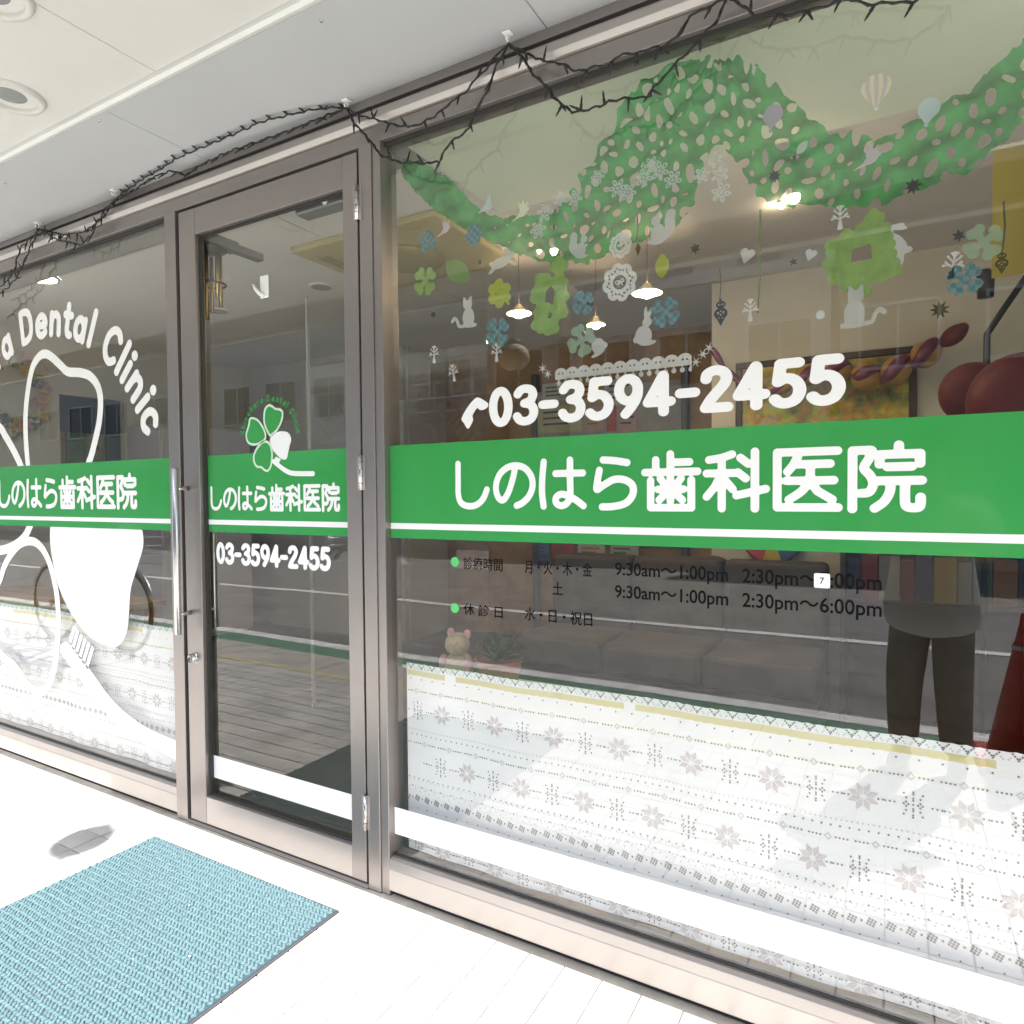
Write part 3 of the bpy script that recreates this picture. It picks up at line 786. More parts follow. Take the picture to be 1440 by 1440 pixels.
def cafe_curtain(x0, x1, ph, label, y0=0.034):
    t = thing("cafe_curtain", label, "curtain", "patterned half curtains behind the glass")
    n = int((x1 - x0) / 0.012)
    V, Fc = [], []
    zt = 0.7215
    for i in range(n + 1):
        x = x0 + (x1 - x0) * i / n
        sc = 0.003 * abs(math.sin(math.pi * x / 0.0215))
        V += [(x, y0 + fold(x, ph), 0.126), (x, y0 + fold(x, ph), 0.42), (x, y0 + fold(x, ph), zt - sc)]
    for i in range(n):
        for k in range(2):
            Fc.append((3 * i + k, 3 * i + 3 + k, 3 * i + 4 + k, 3 * i + 1 + k))
    obj("cloth", V, Fc, mat=CLOTH, parent=t, smooth=True)
    s = 0.00535                                # one stitch
    def quads(cells, size, m, name, dy=0.0012):
        V, Fc = [], []
        for x, z in cells:
            if not (x0 + 0.003 < x < x1 - 0.003 and 0.128 < z < zt - 0.004): continue
            y = y0 + fold(x, ph) - dy
            h = size / 2
            k = len(V)
            V += [(x - h, y, z), (x, y, z - h), (x + h, y, z), (x, y, z + h)] if name != "checks" else [(x - h, y, z - h), (x + h, y, z - h), (x + h, y, z + h), (x - h, y, z + h)]
            Fc.append((k, k + 1, k + 2, k + 3))
        o = obj(name, V, Fc, mat=m, parent=t)
        tag(o, kind="stuff")
    dark, taupe, pale = [], [], []
    xs = lambda per, off=0.0: np.arange(math.floor(x0 / per) * per + off, x1 + per, per)
    for x in xs(0.0428, 0.972 % 0.0428):                 # zigzag heading and dots under the yellow band
        for u, w in ((-1.5, 1), (-0.5, 0), (0.5, 0), (1.5, 1), (0, -1), (-2.4, 2), (2.4, 2)):
            dark.append((x + u * 0.0042, 0.708 + w * 0.0042))
        for u, w in ((-3.2, 1), (3.2, 1), (-4, 0), (4, 0)):
            pale.append((x + u * 0.0042, 0.704 + w * 0.0042))
        dark.append((x, 0.672))
    for zl, off in ((0.634, 0.0), (0.470, 0.03)):        # dotted lines with little diamonds
        for x in xs(0.0952, off):
            for k in range(-5, 6):
                if abs(k) > 1: dark.append((x + k * 0.0079, zl))
            for u, w in ((0, 2), (2, 0), (-2, 0), (0, -2), (1, 1), (1, -1), (-1, 1), (-1, -1)):
                pale.append((x + u * 0.0032, zl + w * 0.0034))
    for zl, off in ((0.573, 0.004), (0.410, 0.093), (0.148, 0.002)):   # stars and flakes
        for x in xs(0.1905, off):
            for k in range(8):
                w = math.pi / 8 + k * math.pi / 4
                taupe.append((x, zl, w))
            dark += [(x + 0.0953 + a * 0.0044, zl + b * 0.0046) for a, b in FLAKE]
    for zl, per in ((0.512, 0.0107), (0.352, 0.0165), (0.286 + 0.043, 0.0107)):
        for x in xs(per): pale.append((x, zl))
    for x in xs(0.019): dark.append((x, 0.497)); dark.append((x + 0.006, 0.358))
    for x in xs(0.0375): dark.append((x, 0.331)); dark.append((x + 0.02, 0.262)); pale.append((x + 0.012, 0.322)); pale.append((x + 0.03, 0.316))
    quads(dark, 0.0054, INK_D, "dark_dots")
    V, Fc = [], []
    for x, z, w in taupe:
        if not (x0 + 0.04 < x < x1 - 0.04): continue
        k = len(V)
        for r_, o in ((0.005, 0), (0.019, -0.0062), (0.033, 0.0), (0.019, 0.0062)):
            xx, zz = x + r_ * math.cos(w) - o * math.sin(w), z + r_ * math.sin(w) + o * math.cos(w)
            V.append((xx, y0 + fold(xx, ph) - 0.0012, max(zz, 0.127)))
        Fc.append((k, k + 1, k + 2, k + 3))
    tag(obj("stars", V, Fc, mat=INK_T, parent=t), kind="stuff")
    quads(pale, 0.0048, INK_P, "pale_dots")
    chk = [(x + a * 0.0058 + b * 0.0022, 0.294 + b * 0.0056 - a * 0.002) for x in xs(0.0382, 0.973 % 0.0382) for a in (-1, 0, 1) for b in (-1, 0, 1)] + [(x + 0.0191, 0.294) for x in xs(0.0382, 0.973 % 0.0382)]
    quads(chk, 0.0046, mat("grey_brown_woven_thread", (0.24, 0.22, 0.21), rough=0.9), "checks")
    segs = []
    for a, b in ((0.03, 0.208), (0.247, 0.78), (0.81, 1.577), (-1.62, -1.34), (-2.4, -1.66)):
        a, b = max(a, x0 + 0.004), min(b, x1 - 0.004)
        if b - a < 0.02: continue
        m = int((b - a) / 0.012)
        V, Fc = [], []
        for i in range(m + 1):
            x = a + (b - a) * i / m
            V += [(x, y0 + fold(x, ph) - 0.0009, 0.682 + 0.0012 * math.sin(x * 290)), (x, y0 + fold(x, ph) - 0.0009, 0.6985)]
        Fc = [(2 * i, 2 * i + 2, 2 * i + 3, 2 * i + 1) for i in range(m)]
        obj("yellow_band", V, Fc, mat=INK_Y, parent=t)
    rod = obj("rod", *tube([(x0 - 0.02, y0 + 0.012, 0.705), (x1 + 0.02, y0 + 0.012, 0.705)], 0.005, 8), mat=WHITE_V, parent=t, smooth=True)
cafe_curtain(0.056, 2.9, 0.4, "white half curtain with snowflake rows behind the right window")
cafe_curtain(-3.3, -1.045, 2.0, "white half curtain behind the left window with the clover")

# ================================================================ GREEN TISSUE GARLAND INSIDE THE RIGHT WINDOW
TOP = [(0.0331, 0.0800, 2.3195), (0.1275, 0.0800, 2.2783), (0.2330, 0.0800, 2.1905), (0.2962, 0.0800, 2.1213), (0.3578, 0.0800, 2.0768), (0.4532, 0.0800, 2.0525), (0.5398, 0.0800, 2.0441), (0.6101, 0.0800, 2.0794), (0.6738, 0.0800, 2.1560), (0.7151, 0.0800, 2.2093), (0.7593, 0.0800, 2.2712), (0.8177, 0.0800, 2.3196), (0.8888, 0.0800, 2.3350), (0.9693, 0.0800, 2.3284), (1.0461, 0.0800, 2.3069), (1.0955, 0.0800, 2.2709), (1.1592, 0.0800, 2.1949), (1.2206, 0.0800, 2.1184), (1.2797, 0.0800, 2.0716), (1.3367, 0.0800, 2.0390), (1.3914, 0.0800, 2.0380), (1.4440, 0.0800, 2.0551), (1.5071, 0.0800, 2.0870), (1.5673, 0.0800, 2.1261), (1.6136, 0.0800, 2.1646), (1.6581, 0.0800, 2.2087)]
BOT = [(0.0238, 0.0800, 2.2795), (0.0821, 0.0800, 2.1993), (0.1791, 0.0800, 2.1061), (0.2825, 0.0800, 2.0359), (0.3931, 0.0800, 1.9688), (0.5027, 0.0800, 1.9123), (0.6088, 0.0800, 1.8837), (0.7135, 0.0800, 1.8767), (0.7932, 0.0800, 1.8976), (0.8601, 0.0800, 1.9140), (0.9155, 0.0800, 1.9388), (0.9603, 0.0800, 2.0033), (0.9814, 0.0800, 2.0734), (1.0022, 0.0800, 2.0906), (1.0328, 0.0800, 2.0793), (1.0630, 0.0800, 2.0343), (1.0829, 0.0800, 1.9855), (1.1202, 0.0800, 1.9434), (1.1677, 0.0800, 1.9197), (1.2364, 0.0800, 1.8984), (1.3164, 0.0800, 1.8875), (1.3924, 0.0800, 1.8863), (1.4607, 0.0800, 1.8981), (1.5307, 0.0800, 1.9141), (1.6016, 0.0800, 1.9736), (1.6600, 0.0800, 2.0355)]
gp = [tuple(p) for p in smooth_path([(p[0], p[2]) for p in TOP], 6)] + [tuple(p) for p in reversed(smooth_path([(p[0], p[2]) for p in BOT], 6))]
PK = (1.0039, 0.0800, 2.3343)
def garland_fn(X, Y):
    D = d_poly(X, Y, gp, 0.0)
    D = D + 0.0045 * np.sin(X * 150) * np.cos(Y * 130) + 0.003
    a, b = 0.062, 0.050                      # staggered holes, drifting a little so that no two rows agree
    wx = X + 0.012 * np.sin(Y * 17 + 1.0) + 0.006 * np.sin(X * 29)
    wy = Y + 0.012 * np.sin(X * 11 + 0.6) + 0.005 * np.sin(Y * 41)
    for o in (0, 1):
        u = (wx + o * a / 2) % a - a / 2
        v = (wy + o * b / 2) % b - b / 2
        iu = np.floor((wx + o * a / 2) / a); iv = np.floor((wy + o * b / 2) / b)
        rnd = np.sin(iu * 12.9898 + iv * 78.233 + o * 37.7) * 43758.5453
        rnd = rnd - np.floor(rnd)
        rr = 0.0075 + 0.0060 * rnd
        rr = rr * np.clip((X - 0.28) / 0.35, 0.0, 1.0)
        cu, sv = (rnd - 0.5) * 0.012, (rnd * 7 % 1 - 0.5) * 0.010
        th = np.arctan2(v - sv, u - cu)
        hole = (np.hypot((u - cu) / (0.72 + 0.3 * (rnd * 3 % 1)), (v - sv) * 0.90) - rr * (1 + 0.10 * np.sin(2 * th + rnd * 20)))
        D = np.maximum(D, -hole)
    return D
def garland_mesh():
    V, Fc = march(garland_fn, min(p[0] for p in gp) - 0.02, max(p[0] for p in gp) + 0.02, min(p[1] for p in gp) - 0.02, max(p[1] for p in gp) + 0.02, 0.0062, False)
    out = []
    for x, z in V:
        d, w = math.hypot(x - PK[0], z - PK[2]), math.atan2(z - PK[2], x - PK[0])
        fan = 0.040 * math.sin(w * 13 + 0.6 * math.sin(w * 5)) * min(1.0, 0.25 + d) * math.exp(-d * 2.2)
        y = 0.085 + fan + 0.010 * math.sin(x * 70 + z * 40) + 0.008 * math.sin(z * 95 - x * 30)
        out.append((x, y, z))
    return out, Fc
TISSUE = thin("green_tissue_paper", (0.060, 0.48, 0.135), 0.45, 0.20, 0.40, 16)
garland = tag(obj("tissue_garland", *garland_mesh(), mat=TISSUE, smooth=True), "green perforated tissue paper garland swagged across the right window", "garland")

# ================================================================ STRING OF LIGHTS ALONG THE HEADER
WIRE = mat("black_light_cable", (0.012, 0.012, 0.012), rough=0.5)
def wire_y(z): return -0.062
STR = [[(-2.4523, -0.0600, 2.1446), (-2.2389, -0.0600, 2.2071), (-2.1581, -0.0600, 2.2206), (-2.0715, -0.0600, 2.2582), (-2.0050, -0.0600, 2.3168), (-1.9395, -0.0600, 2.3802), (-1.8763, -0.0600, 2.4269)], [(-2.3884, -0.0550, 2.2213), (-2.1946, -0.0550, 2.2474), (-2.1132, -0.0550, 2.2923), (-2.0569, -0.0550, 2.3786), (-1.8866, -0.0550, 2.4338)],
       [(-1.8804, -0.0580, 2.4315), (-1.7375, -0.0580, 2.3575), (-1.6268, -0.0580, 2.3243), (-1.5572, -0.0580, 2.2993), (-1.4765, -0.0580, 2.3245), (-1.4227, -0.0580, 2.3712), (-1.3600, -0.0580, 2.4147), (-1.2852, -0.0580, 2.4319)], [(-1.8971, -0.0500, 2.4375), (-1.6960, -0.0500, 2.3732), (-1.5325, -0.0500, 2.3527), (-1.3752, -0.0500, 2.3954), (-1.2989, -0.0500, 2.4380)],
       [(-1.3403, -0.0256, 2.4620), (-1.1072, -0.0652, 2.4620), (-0.9925, -0.0757, 2.4620), (-0.8510, -0.0963, 2.4620), (-0.7386, -0.0992, 2.4620), (-0.6437, -0.0984, 2.4620), (-0.5134, -0.1003, 2.4620), (-0.3943, -0.1044, 2.4620), (-0.2925, -0.0871, 2.4620), (-0.2007, -0.0698, 2.4620), (-0.0996, -0.0283, 2.4620)],
       [(-1.3323, -0.0306, 2.4470), (-1.1960, -0.0454, 2.4470), (-1.0258, -0.0743, 2.4470), (-0.9229, -0.0711, 2.4470), (-0.9037, -0.0216, 2.4470), (-0.7799, -0.0422, 2.4470), (-0.6489, -0.0527, 2.4470), (-0.5412, -0.0502, 2.4470), (-0.4243, -0.0449, 2.4470), (-0.3126, -0.0398, 2.4470), (-0.1970, -0.0437, 2.4470), (-0.0865, -0.0424, 2.4470)],
       [(-0.0720, -0.0580, 2.4352), (-0.0208, -0.0580, 2.3993), (0.0756, -0.0580, 2.3535), (0.1155, -0.0580, 2.3321), (0.1882, -0.0580, 2.3081), (0.2315, -0.0580, 2.3161), (0.2613, -0.0580, 2.3137), (0.2934, -0.0580, 2.3341), (0.3533, -0.0580, 2.3496), (0.4229, -0.0580, 2.3912), (0.4679, -0.0580, 2.4218), (0.5009, -0.0580, 2.4369)],
       [(-0.0608, -0.0700, 2.4261), (-0.0247, -0.0700, 2.3651), (0.0167, -0.0700, 2.3223), (0.0705, -0.0700, 2.2521), (0.1366, -0.0700, 2.2150), (0.2136, -0.0700, 2.1919), (0.2828, -0.0700, 2.1786), (0.2904, -0.0700, 2.1983), (0.3363, -0.0700, 2.2291), (0.3832, -0.0700, 2.2433), (0.4113, -0.0700, 2.2942), (0.4476, -0.0700, 2.3285), (0.4569, -0.0700, 2.3648), (0.5055, -0.0700, 2.4248)],
       [(0.5009, -0.0580, 2.4369), (0.5538, -0.0580, 2.3956), (0.6054, -0.0580, 2.3591), (0.6555, -0.0580, 2.3377), (0.6907, -0.0580, 2.3072), (0.7797, -0.0580, 2.2946), (0.7999, -0.0580, 2.3068), (0.9125, -0.0580, 2.2932), (0.9627, -0.0580, 2.3088), (0.9791, -0.0580, 2.3448), (1.0272, -0.0580, 2.3435), (1.0645, -0.0580, 2.3549)],
       [(0.5077, -0.0700, 2.4278), (0.5497, -0.0700, 2.3812), (0.5805, -0.0700, 2.3264), (0.6270, -0.0700, 2.2764), (0.6368, -0.0700, 2.2522), (0.6896, -0.0700, 2.2000), (0.7655, -0.0700, 2.1921), (0.7840, -0.0700, 2.2003), (0.8904, -0.0700, 2.1807), (0.8990, -0.0700, 2.1994), (0.9659, -0.0700, 2.2464), (1.0142, -0.0700, 2.2779), (1.0455, -0.0700, 2.3062), (1.0670, -0.0700, 2.3464)],
       [(1.0660, -0.0650, 2.3499), (1.1202, -0.0650, 2.2905), (1.1783, -0.0650, 2.2670), (1.2477, -0.0650, 2.2570), (1.2917, -0.0650, 2.2613), (1.3522, -0.0650, 2.2279), (1.4186, -0.0650, 2.2094), (1.4837, -0.0650, 2.2418)], [(1.0645, -0.0580, 2.3549), (1.1484, -0.0580, 2.3301), (1.2911, -0.0580, 2.3061), (1.4841, -0.0580, 2.2529)]]
lights = thing("string_lights", "black unlit string lights looped along the shopfront header", "string lights")
bulb_me = None
def add_bulb(p, d):
    global bulb_me
    if bulb_me is None:
        V, Fc = tube([(0, 0, 0), (0, 0, 0.013), (0, 0, 0.0135), (0, 0, 0.025), (0, 0, 0.033)], [0.0034, 0.0038, 0.0028, 0.0025, 0.0008], 6)
        o = obj("bulb", V, Fc, mat=WIRE, parent=lights, smooth=True)
        bulb_me = o.data
    else:
        o = bpy.data.objects.new("bulb", bulb_me)
        COL.objects.link(o)
        o.parent = lights
    o.location = p
    o.rotation_euler = Vector(d).to_track_quat('Z', 'Y').to_euler()
for si, S in enumerate(STR):
    pts = [Vector(p) for p in S]
    fine = []
    for a, b in zip(pts[:-1], pts[1:]):
        n = max(2, int((b - a).length / 0.010))
        for k in range(n):
            f = k / n
            fine.append(a.lerp(b, f) + Vector((0, 0.003 * math.sin(len(fine) * 0.9), 0.0022 * math.sin(len(fine) * 1.7 + si))))
    fine.append(pts[-1])
    # two twisted strands
    for ph in (0, math.pi):
        tw = [p + Vector((0.0018 * math.sin(i * 1.4 + ph), 0.0018 * math.cos(i * 1.4 + ph), 0.0018 * math.cos(i * 1.4 + ph))) for i, p in enumerate(fine)]
        obj("cable", *tube(tw, 0.0025, 5), mat=WIRE, parent=lights, smooth=True)
    L = 0.0
    for i in range(1, len(fine)):
        L += (fine[i] - fine[i - 1]).length
        if L > 0.062:
            L = 0.0
            if si in (4, 5):
                d = Vector((-0.75, -0.25, 0.62 if si == 4 else -0.45))
            else:
                d = Vector((random.uniform(-0.8, 0.5), random.uniform(-0.4, 0.1), random.choice([-1, -1, 0.9])))
            add_bulb(fine[i], d)
            if random.random() < 0.25: add_bulb(fine[i], Vector((-d.x, d.y, d.z * 0.4 - 0.3)))
HOOKP = mat("white_hook_plastic", (0.82, 0.82, 0.80), rough=0.35)
for hx, hy, lab in ((53, 313, "white adhesive hook holding the lights above the left window"), (160, 267, "white adhesive hook holding the lights left of the door top"),
                    (487, 141, "white adhesive hook holding the lights above the door hinge side"), (714, 46, "white adhesive hook holding the lights above the right window"),
                    (1024, -14, "white adhesive hook at the top edge above the right window")):
    p = onsoff = None
    from_px = {53: (-1.9275, -0.0405), 160: (-1.3180, -0.0522), 487: (-0.0913, -0.0368), 714: (0.4931, -0.0477), 1024: (1.0334, 0.0928)}[hx]
    hk = thing("adhesive_hook", lab, "hook", "white hooks for the string lights")
    hk.location = (from_px[0], min(from_px[1], -0.03), ZS)
    bev(obj("pad", *box(-0.012, 0.012, -0.012, 0.012, -0.004, -0.0003), mat=HOOKP, parent=hk), 0.0025)
    obj("prong", *tube([(0, 0.004, -0.004), (0, 0.005, -0.016), (0, 0.0, -0.023), (0, -0.007, -0.021), (0, -0.009, -0.014)], 0.0028, 8), mat=HOOKP, parent=hk, smooth=True)

# ================================================================ CUT PAPER STICKERS ON THE INSIDE OF THE GLASS
LACE = thin("frosted_lace_film", (0.66, 0.69, 0.70), 0.45, 0.18)
CUTW = thin("white_cut_paper", (0.74, 0.76, 0.76), 0.4, 0.10)
CUTY = thin("cream_cut_paper", (0.78, 0.78, 0.60), 0.4, 0.10)
CUTP = thin("pink_cut_paper", (0.66, 0.57, 0.63), 0.4, 0.12)
CUTB = thin("ice_blue_cut_paper", (0.54, 0.67, 0.72), 0.4, 0.15)
CUTV = thin("lavender_cut_paper", (0.50, 0.44, 0.56), 0.4, 0.15)
LIME = thin("lime_green_felt_paper", (0.30, 0.50, 0.15), 0.45, 0.08, 0.2, 30)
OLIVE = thin("yellow_green_felt_paper", (0.42, 0.50, 0.09), 0.45, 0.10)
MINT = thin("mint_green_film", (0.36, 0.55, 0.40), 0.45, 0.35)
LEAF = thin("leaf_green_film", (0.20, 0.38, 0.12), 0.45, 0.35)
GOLD = mat("dark_gilt_foil", (0.085, 0.065, 0.015), rough=0.35, metal=0.5)
INKB = mat("black_foil", (0.02, 0.022, 0.022), rough=0.4)
def plaid():
    m = bpy.data.materials.new("teal_plaid_film")
    m.use_nodes = True
    nt = m.node_tree
    p = nt.nodes["Principled BSDF"]
    tc = nt.nodes.new("ShaderNodeTexCoord")
    ck = nt.nodes.new("ShaderNodeTexChecker")
    ck.inputs["Scale"].default_value = 95
    ck.inputs["Color1"].default_value = (0.05, 0.13, 0.14, 1)
    ck.inputs["Color2"].default_value = (0.11, 0.22, 0.23, 1)
    mp = nt.nodes.new("ShaderNodeMapping")
    mp.inputs["Location"].default_value = (0.003, 0.0051, 0.004)
    nt.links.new(tc.outputs["Object"], mp.inputs[0])
    nt.links.new(mp.outputs[0], ck.inputs[0])
    nt.links.new(ck.outputs[0], p.inputs["Base Color"])
    p.inputs["Roughness"].default_value = 0.7
    return m
PLAID = plaid()
mn = lambda *a: np.minimum.reduce(a)
mxm = lambda *a: np.maximum.reduce(a)
def sh_cat(X, Y):
    return mn(d_ell(X, Y, 0.05, -0.35, 0.42, 0.58), d_ell(X, Y, 0.0, 0.38, 0.32, 0.27), d_poly(X, Y, [(-0.30, 0.42), (-0.27, 0.86), (-0.03, 0.6)], 0.02), d_poly(X, Y, [(0.30, 0.42), (0.27, 0.86), (0.03, 0.6)], 0.02),
              d_path(X, Y, smooth_path([(-0.2, -0.78), (-0.62, -0.75), (-0.78, -0.42), (-0.98, -0.28), (-1.12, -0.42)], 5), 0.10), d_ell(X, Y, 0.3, -0.80, 0.34, 0.13))
def sh_squirrel(X, Y):
    return mn(d_ell(X, Y, 0.12, -0.38, 0.40, 0.50), d_ell(X, Y, 0.38, 0.28, 0.28, 0.24), d_poly(X, Y, [(0.22, 0.4), (0.26, 0.78), (0.46, 0.45)], 0.03), d_ell(X, Y, 0.48, -0.18, 0.24, 0.1, 0.4),
              d_path(X, Y, smooth_path([(-0.1, -0.6), (-0.5, -0.15), (-0.42, 0.35), (-0.42, 0.62)], 5), 0.28), d_ell(X, Y, 0.25, -0.84, 0.42, 0.12))
def sh_rabbit(X, Y):
    return mn(d_ell(X, Y, -0.05, -0.42, 0.46, 0.50), d_ell(X, Y, 0.22, 0.22, 0.27, 0.23), d_ell(X, Y, 0.20, 0.68, 0.10, 0.34, -0.15), d_ell(X, Y, 0.40, 0.62, 0.09, 0.32, -0.5), d_ell(X, Y, -0.5, -0.55, 0.16, 0.16), d_ell(X, Y, 0.2, -0.84, 0.42, 0.12))
def sh_hare(X, Y):
    return mn(d_ell(X, Y, -0.1, -0.05, 0.72, 0.38, 0.12), d_ell(X, Y, 0.66, 0.25, 0.28, 0.22), d_ell(X, Y, 0.36, 0.58, 0.40, 0.12, -0.5), d_ell(X, Y, 0.5, 0.6, 0.38, 0.10, -0.8), d_ell(X, Y, 0.75, -0.35, 0.36, 0.12, -0.7), d_ell(X, Y, -0.72, -0.38, 0.40, 0.14, 0.6), d_ell(X, Y, -0.8, 0.08, 0.15, 0.14))
def sh_tree(X, Y):
    st = [[(0, -0.95), (0, 0.75)], [(0, -0.2), (-0.5, 0.15)], [(0, -0.2), (0.5, 0.15)], [(0, 0.15), (-0.42, 0.55)], [(0, 0.15), (0.42, 0.55)], [(-0.28, 0.0), (-0.62, -0.08)], [(0.28, 0.0), (0.62, -0.08)], [(0, 0.5), (-0.2, 0.8)], [(0, 0.5), (0.2, 0.8)]]
    D = mn(*[d_path(X, Y, p, 0.055) for p in st])
    return mn(D, *[d_ell(X, Y, x, y, 0.095, 0.095) for x, y in ((-0.5, 0.15), (0.5, 0.15), (-0.42, 0.55), (0.42, 0.55), (-0.62, -0.08), (0.62, -0.08), (0, 0.85), (-0.2, 0.8), (0.2, 0.8))], d_poly(X, Y, [(-0.2, -0.95), (0.2, -0.95), (0.09, -0.3), (-0.09, -0.3)], 0.02))
def sh_bird(X, Y):
    return mn(d_ell(X, Y, 0.12, -0.25, 0.50, 0.30, 0.35), d_poly(X, Y, [(-0.15, -0.1), (-0.30, 0.85), (-0.02, 0.45), (0.12, 0.95), (0.28, 0.4), (0.62, 0.7), (0.45, -0.1)], 0.03), d_poly(X, Y, [(-0.2, -0.3), (-1.0, -0.75), (-0.1, -0.5)], 0.04), d_ell(X, Y, 0.62, 0.05, 0.2, 0.17))
def sh_dove(X, Y):
    return mn(d_poly(X, Y, [(-1.0, -0.85), (-0.35, -0.45), (0.15, 0.2), (0.45, 0.95), (0.55, 0.2), (0.55, -0.3), (0.8, -0.55), (0.55, -0.85), (-0.25, -0.75)], 0.05))
def sh_heart(X, Y):
    return mn(d_ell(X, Y, -0.38, 0.28, 0.46, 0.44), d_ell(X, Y, 0.38, 0.28, 0.46, 0.44), d_poly(X, Y, [(-0.80, 0.12), (0.80, 0.12), (0, -0.85)], 0.03))
def sh_clover(X, Y):
    D = []
    for k in range(4):
        a = k * math.pi / 2 + 0.35
        for o in (-0.42, 0.42):
            D.append(d_ell(X, Y, 0.66 * math.cos(a + o * 0.66), 0.66 * math.sin(a + o * 0.66), 0.255, 0.255))
        D.append(d_ell(X, Y, 0.36 * math.cos(a), 0.36 * math.sin(a), 0.38, 0.17, a))
    return mn(*D)
def sh_clover3(X, Y):
    D = [d_path(X, Y, smooth_path([(0, 0), (0.1, -0.5), (0.25, -0.95)], 4), 0.07)]
    for k in range(3):
        a = R(90 + 120 * k)
        for o in (-0.5, 0.5):
            D.append(d_ell(X, Y, 0.55 * math.cos(a + o), 0.55 * math.sin(a + o), 0.33, 0.33))
        D.append(d_ell(X, Y, 0.3 * math.cos(a), 0.3 * math.sin(a), 0.34, 0.2, a))
    return mn(*D)
def sh_star(n, inner):
    P = []
    for k in range(2 * n):
        a = math.pi / 2 + k * math.pi / n
        r_ = 0.95 if k % 2 == 0 else inner
        P.append((r_ * math.cos(a), r_ * math.sin(a)))
    return lambda X, Y: d_poly(X, Y, P, 0.02)
def sh_dot(X, Y): return np.hypot(X, Y) - 0.9
def sh_doily(X, Y):
    D = mn(*[d_ell(X, Y, 0.62 * math.cos(k * math.pi / 4), 0.62 * math.sin(k * math.pi / 4), 0.34, 0.34) for k in range(8)], np.hypot(X, Y) - 0.62)
    D = np.maximum(D, -(np.hypot(X, Y) - 0.36))
    for k in range(8):
        a = k * math.pi / 4
        for rr, o in ((0.70, 0.0), (0.60, 0.22), (0.60, -0.22)):
            D = np.maximum(D, -(np.hypot(X - rr * math.cos(a + o), Y - rr * math.sin(a + o)) - 0.055))
    bow = mn(d_path(X, Y, el(-0.14, 0.04, 0.10, 0.08, 12), 0.035, True), d_path(X, Y, el(0.14, 0.04, 0.10, 0.08, 12), 0.035, True), d_path(X, Y, [(-0.02, 0), (-0.12, -0.2)], 0.03), d_path(X, Y, [(0.02, 0), (0.12, -0.2)], 0.03))
    return np.minimum(D, bow)
def sh_blossom(X, Y):
    D = mn(*[d_ell(X, Y, 0.55 * math.cos(k * math.pi / 3), 0.55 * math.sin(k * math.pi / 3), 0.34, 0.22, k * math.pi / 3) for k in range(6)])
    for k in range(6):
        a = k * math.pi / 3
        D = np.maximum(D, -(np.hypot(X - 0.58 * math.cos(a), Y - 0.58 * math.sin(a)) - 0.09))
    return np.minimum(D, np.hypot(X, Y) - 0.16)
def sh_air(X, Y):
    return mn(d_ell(X, Y, 0, 0.22, 0.72, 0.70), d_poly(X, Y, [(-0.5, -0.18), (0.5, -0.18), (0.12, -0.72), (-0.12, -0.72)], 0.02), d_poly(X, Y, [(-0.12, -0.78), (0.12, -0.78), (0.10, -0.98), (-0.10, -0.98)], 0.01))
def sh_leaf(X, Y): return mxm(np.hypot(X - 0.42, Y) - 0.95, np.hypot(X + 0.42, Y) - 0.95)
def sh_wreath(X, Y):
    D = np.abs(np.hypot(X, Y) - 0.62) - 0.12
    for k in range(9):
        a = 2 * math.pi * k / 9 + 0.2
        cx, cy = 0.66 * math.cos(a), 0.66 * math.sin(a)
        for j in range(4):
            b = a + j * math.pi / 2 + 0.6 * k
            D = mn(D, d_ell(X, Y, cx + 0.16 * math.cos(b), cy + 0.16 * math.sin(b), 0.16, 0.15))
    return D
def sh_long_wreath(X, Y):
    D = np.full(X.shape, 9.0)
    for k, (cx, cy) in enumerate(((0.30, 0.80), (-0.18, 0.50), (0.30, 0.42), (-0.30, 0.18), (0.34, 0.08), (-0.18, -0.20), (0.30, -0.28), (-0.26, -0.52), (0.06, -0.62))):
        for j in range(4):
            b = j * math.pi / 2 + 0.7 * k
            D = mn(D, d_ell(X, Y, cx + 0.13 * math.cos(b), cy + 0.12 * math.sin(b), 0.15, 0.13))
    D = np.maximum(D, -d_ell(X, Y, 0.04, 0.16, 0.13, 0.16))
    return D
def sh_square_wreath(X, Y):
    D = np.maximum(d_poly(X, Y, [(-0.52, -0.28), (0.30, -0.33), (0.34, 0.34), (-0.48, 0.28)], 0.16), -d_poly(X, Y, [(-0.20, -0.10), (0.12, -0.12), (0.14, 0.13), (-0.16, 0.11)], 0.04))
    for k, (cx, cy) in enumerate(((0.30, 0.66), (0.10, 0.48), (-0.25, 0.42), (-0.56, 0.30), (-0.62, 0.0), (-0.58, -0.30), (-0.34, -0.52), (-0.05, -0.50), (0.26, -0.48), (0.52, -0.44), (0.44, -0.16), (0.46, 0.12), (0.40, 0.40), (-0.12, -0.74))):
        for q in range(4):
            b = q * math.pi / 2 + 0.8 * k
            D = mn(D, d_ell(X, Y, cx + 0.115 * math.cos(b), cy + 0.115 * math.sin(b), 0.105, 0.105))
    return D
def sh_fili(X, Y):
    D = mn(d_ell(X, Y, 0, -0.12, 0.50, 0.42), d_poly(X, Y, [(-0.34, -0.35), (0.34, -0.35), (0, -0.97)], 0.02), d_ell(X, Y, 0, 0.52, 0.36, 0.26), d_poly(X, Y, [(-0.1, 0.7), (0.1, 0.7), (0, 0.98)], 0.02))
    for cx, cy, rr in ((-0.2, -0.05, 0.09), (0.2, -0.05, 0.09), (0, -0.2, 0.08), (0, 0.05, 0.06), (-0.15, 0.53, 0.07), (0.15, 0.53, 0.07), (-0.12, -0.42, 0.05), (0.12, -0.42, 0.05), (0, 0.5, 0.04)):
        D = np.maximum(D, -(np.hypot(X - cx, Y - cy) - rr))
    return D
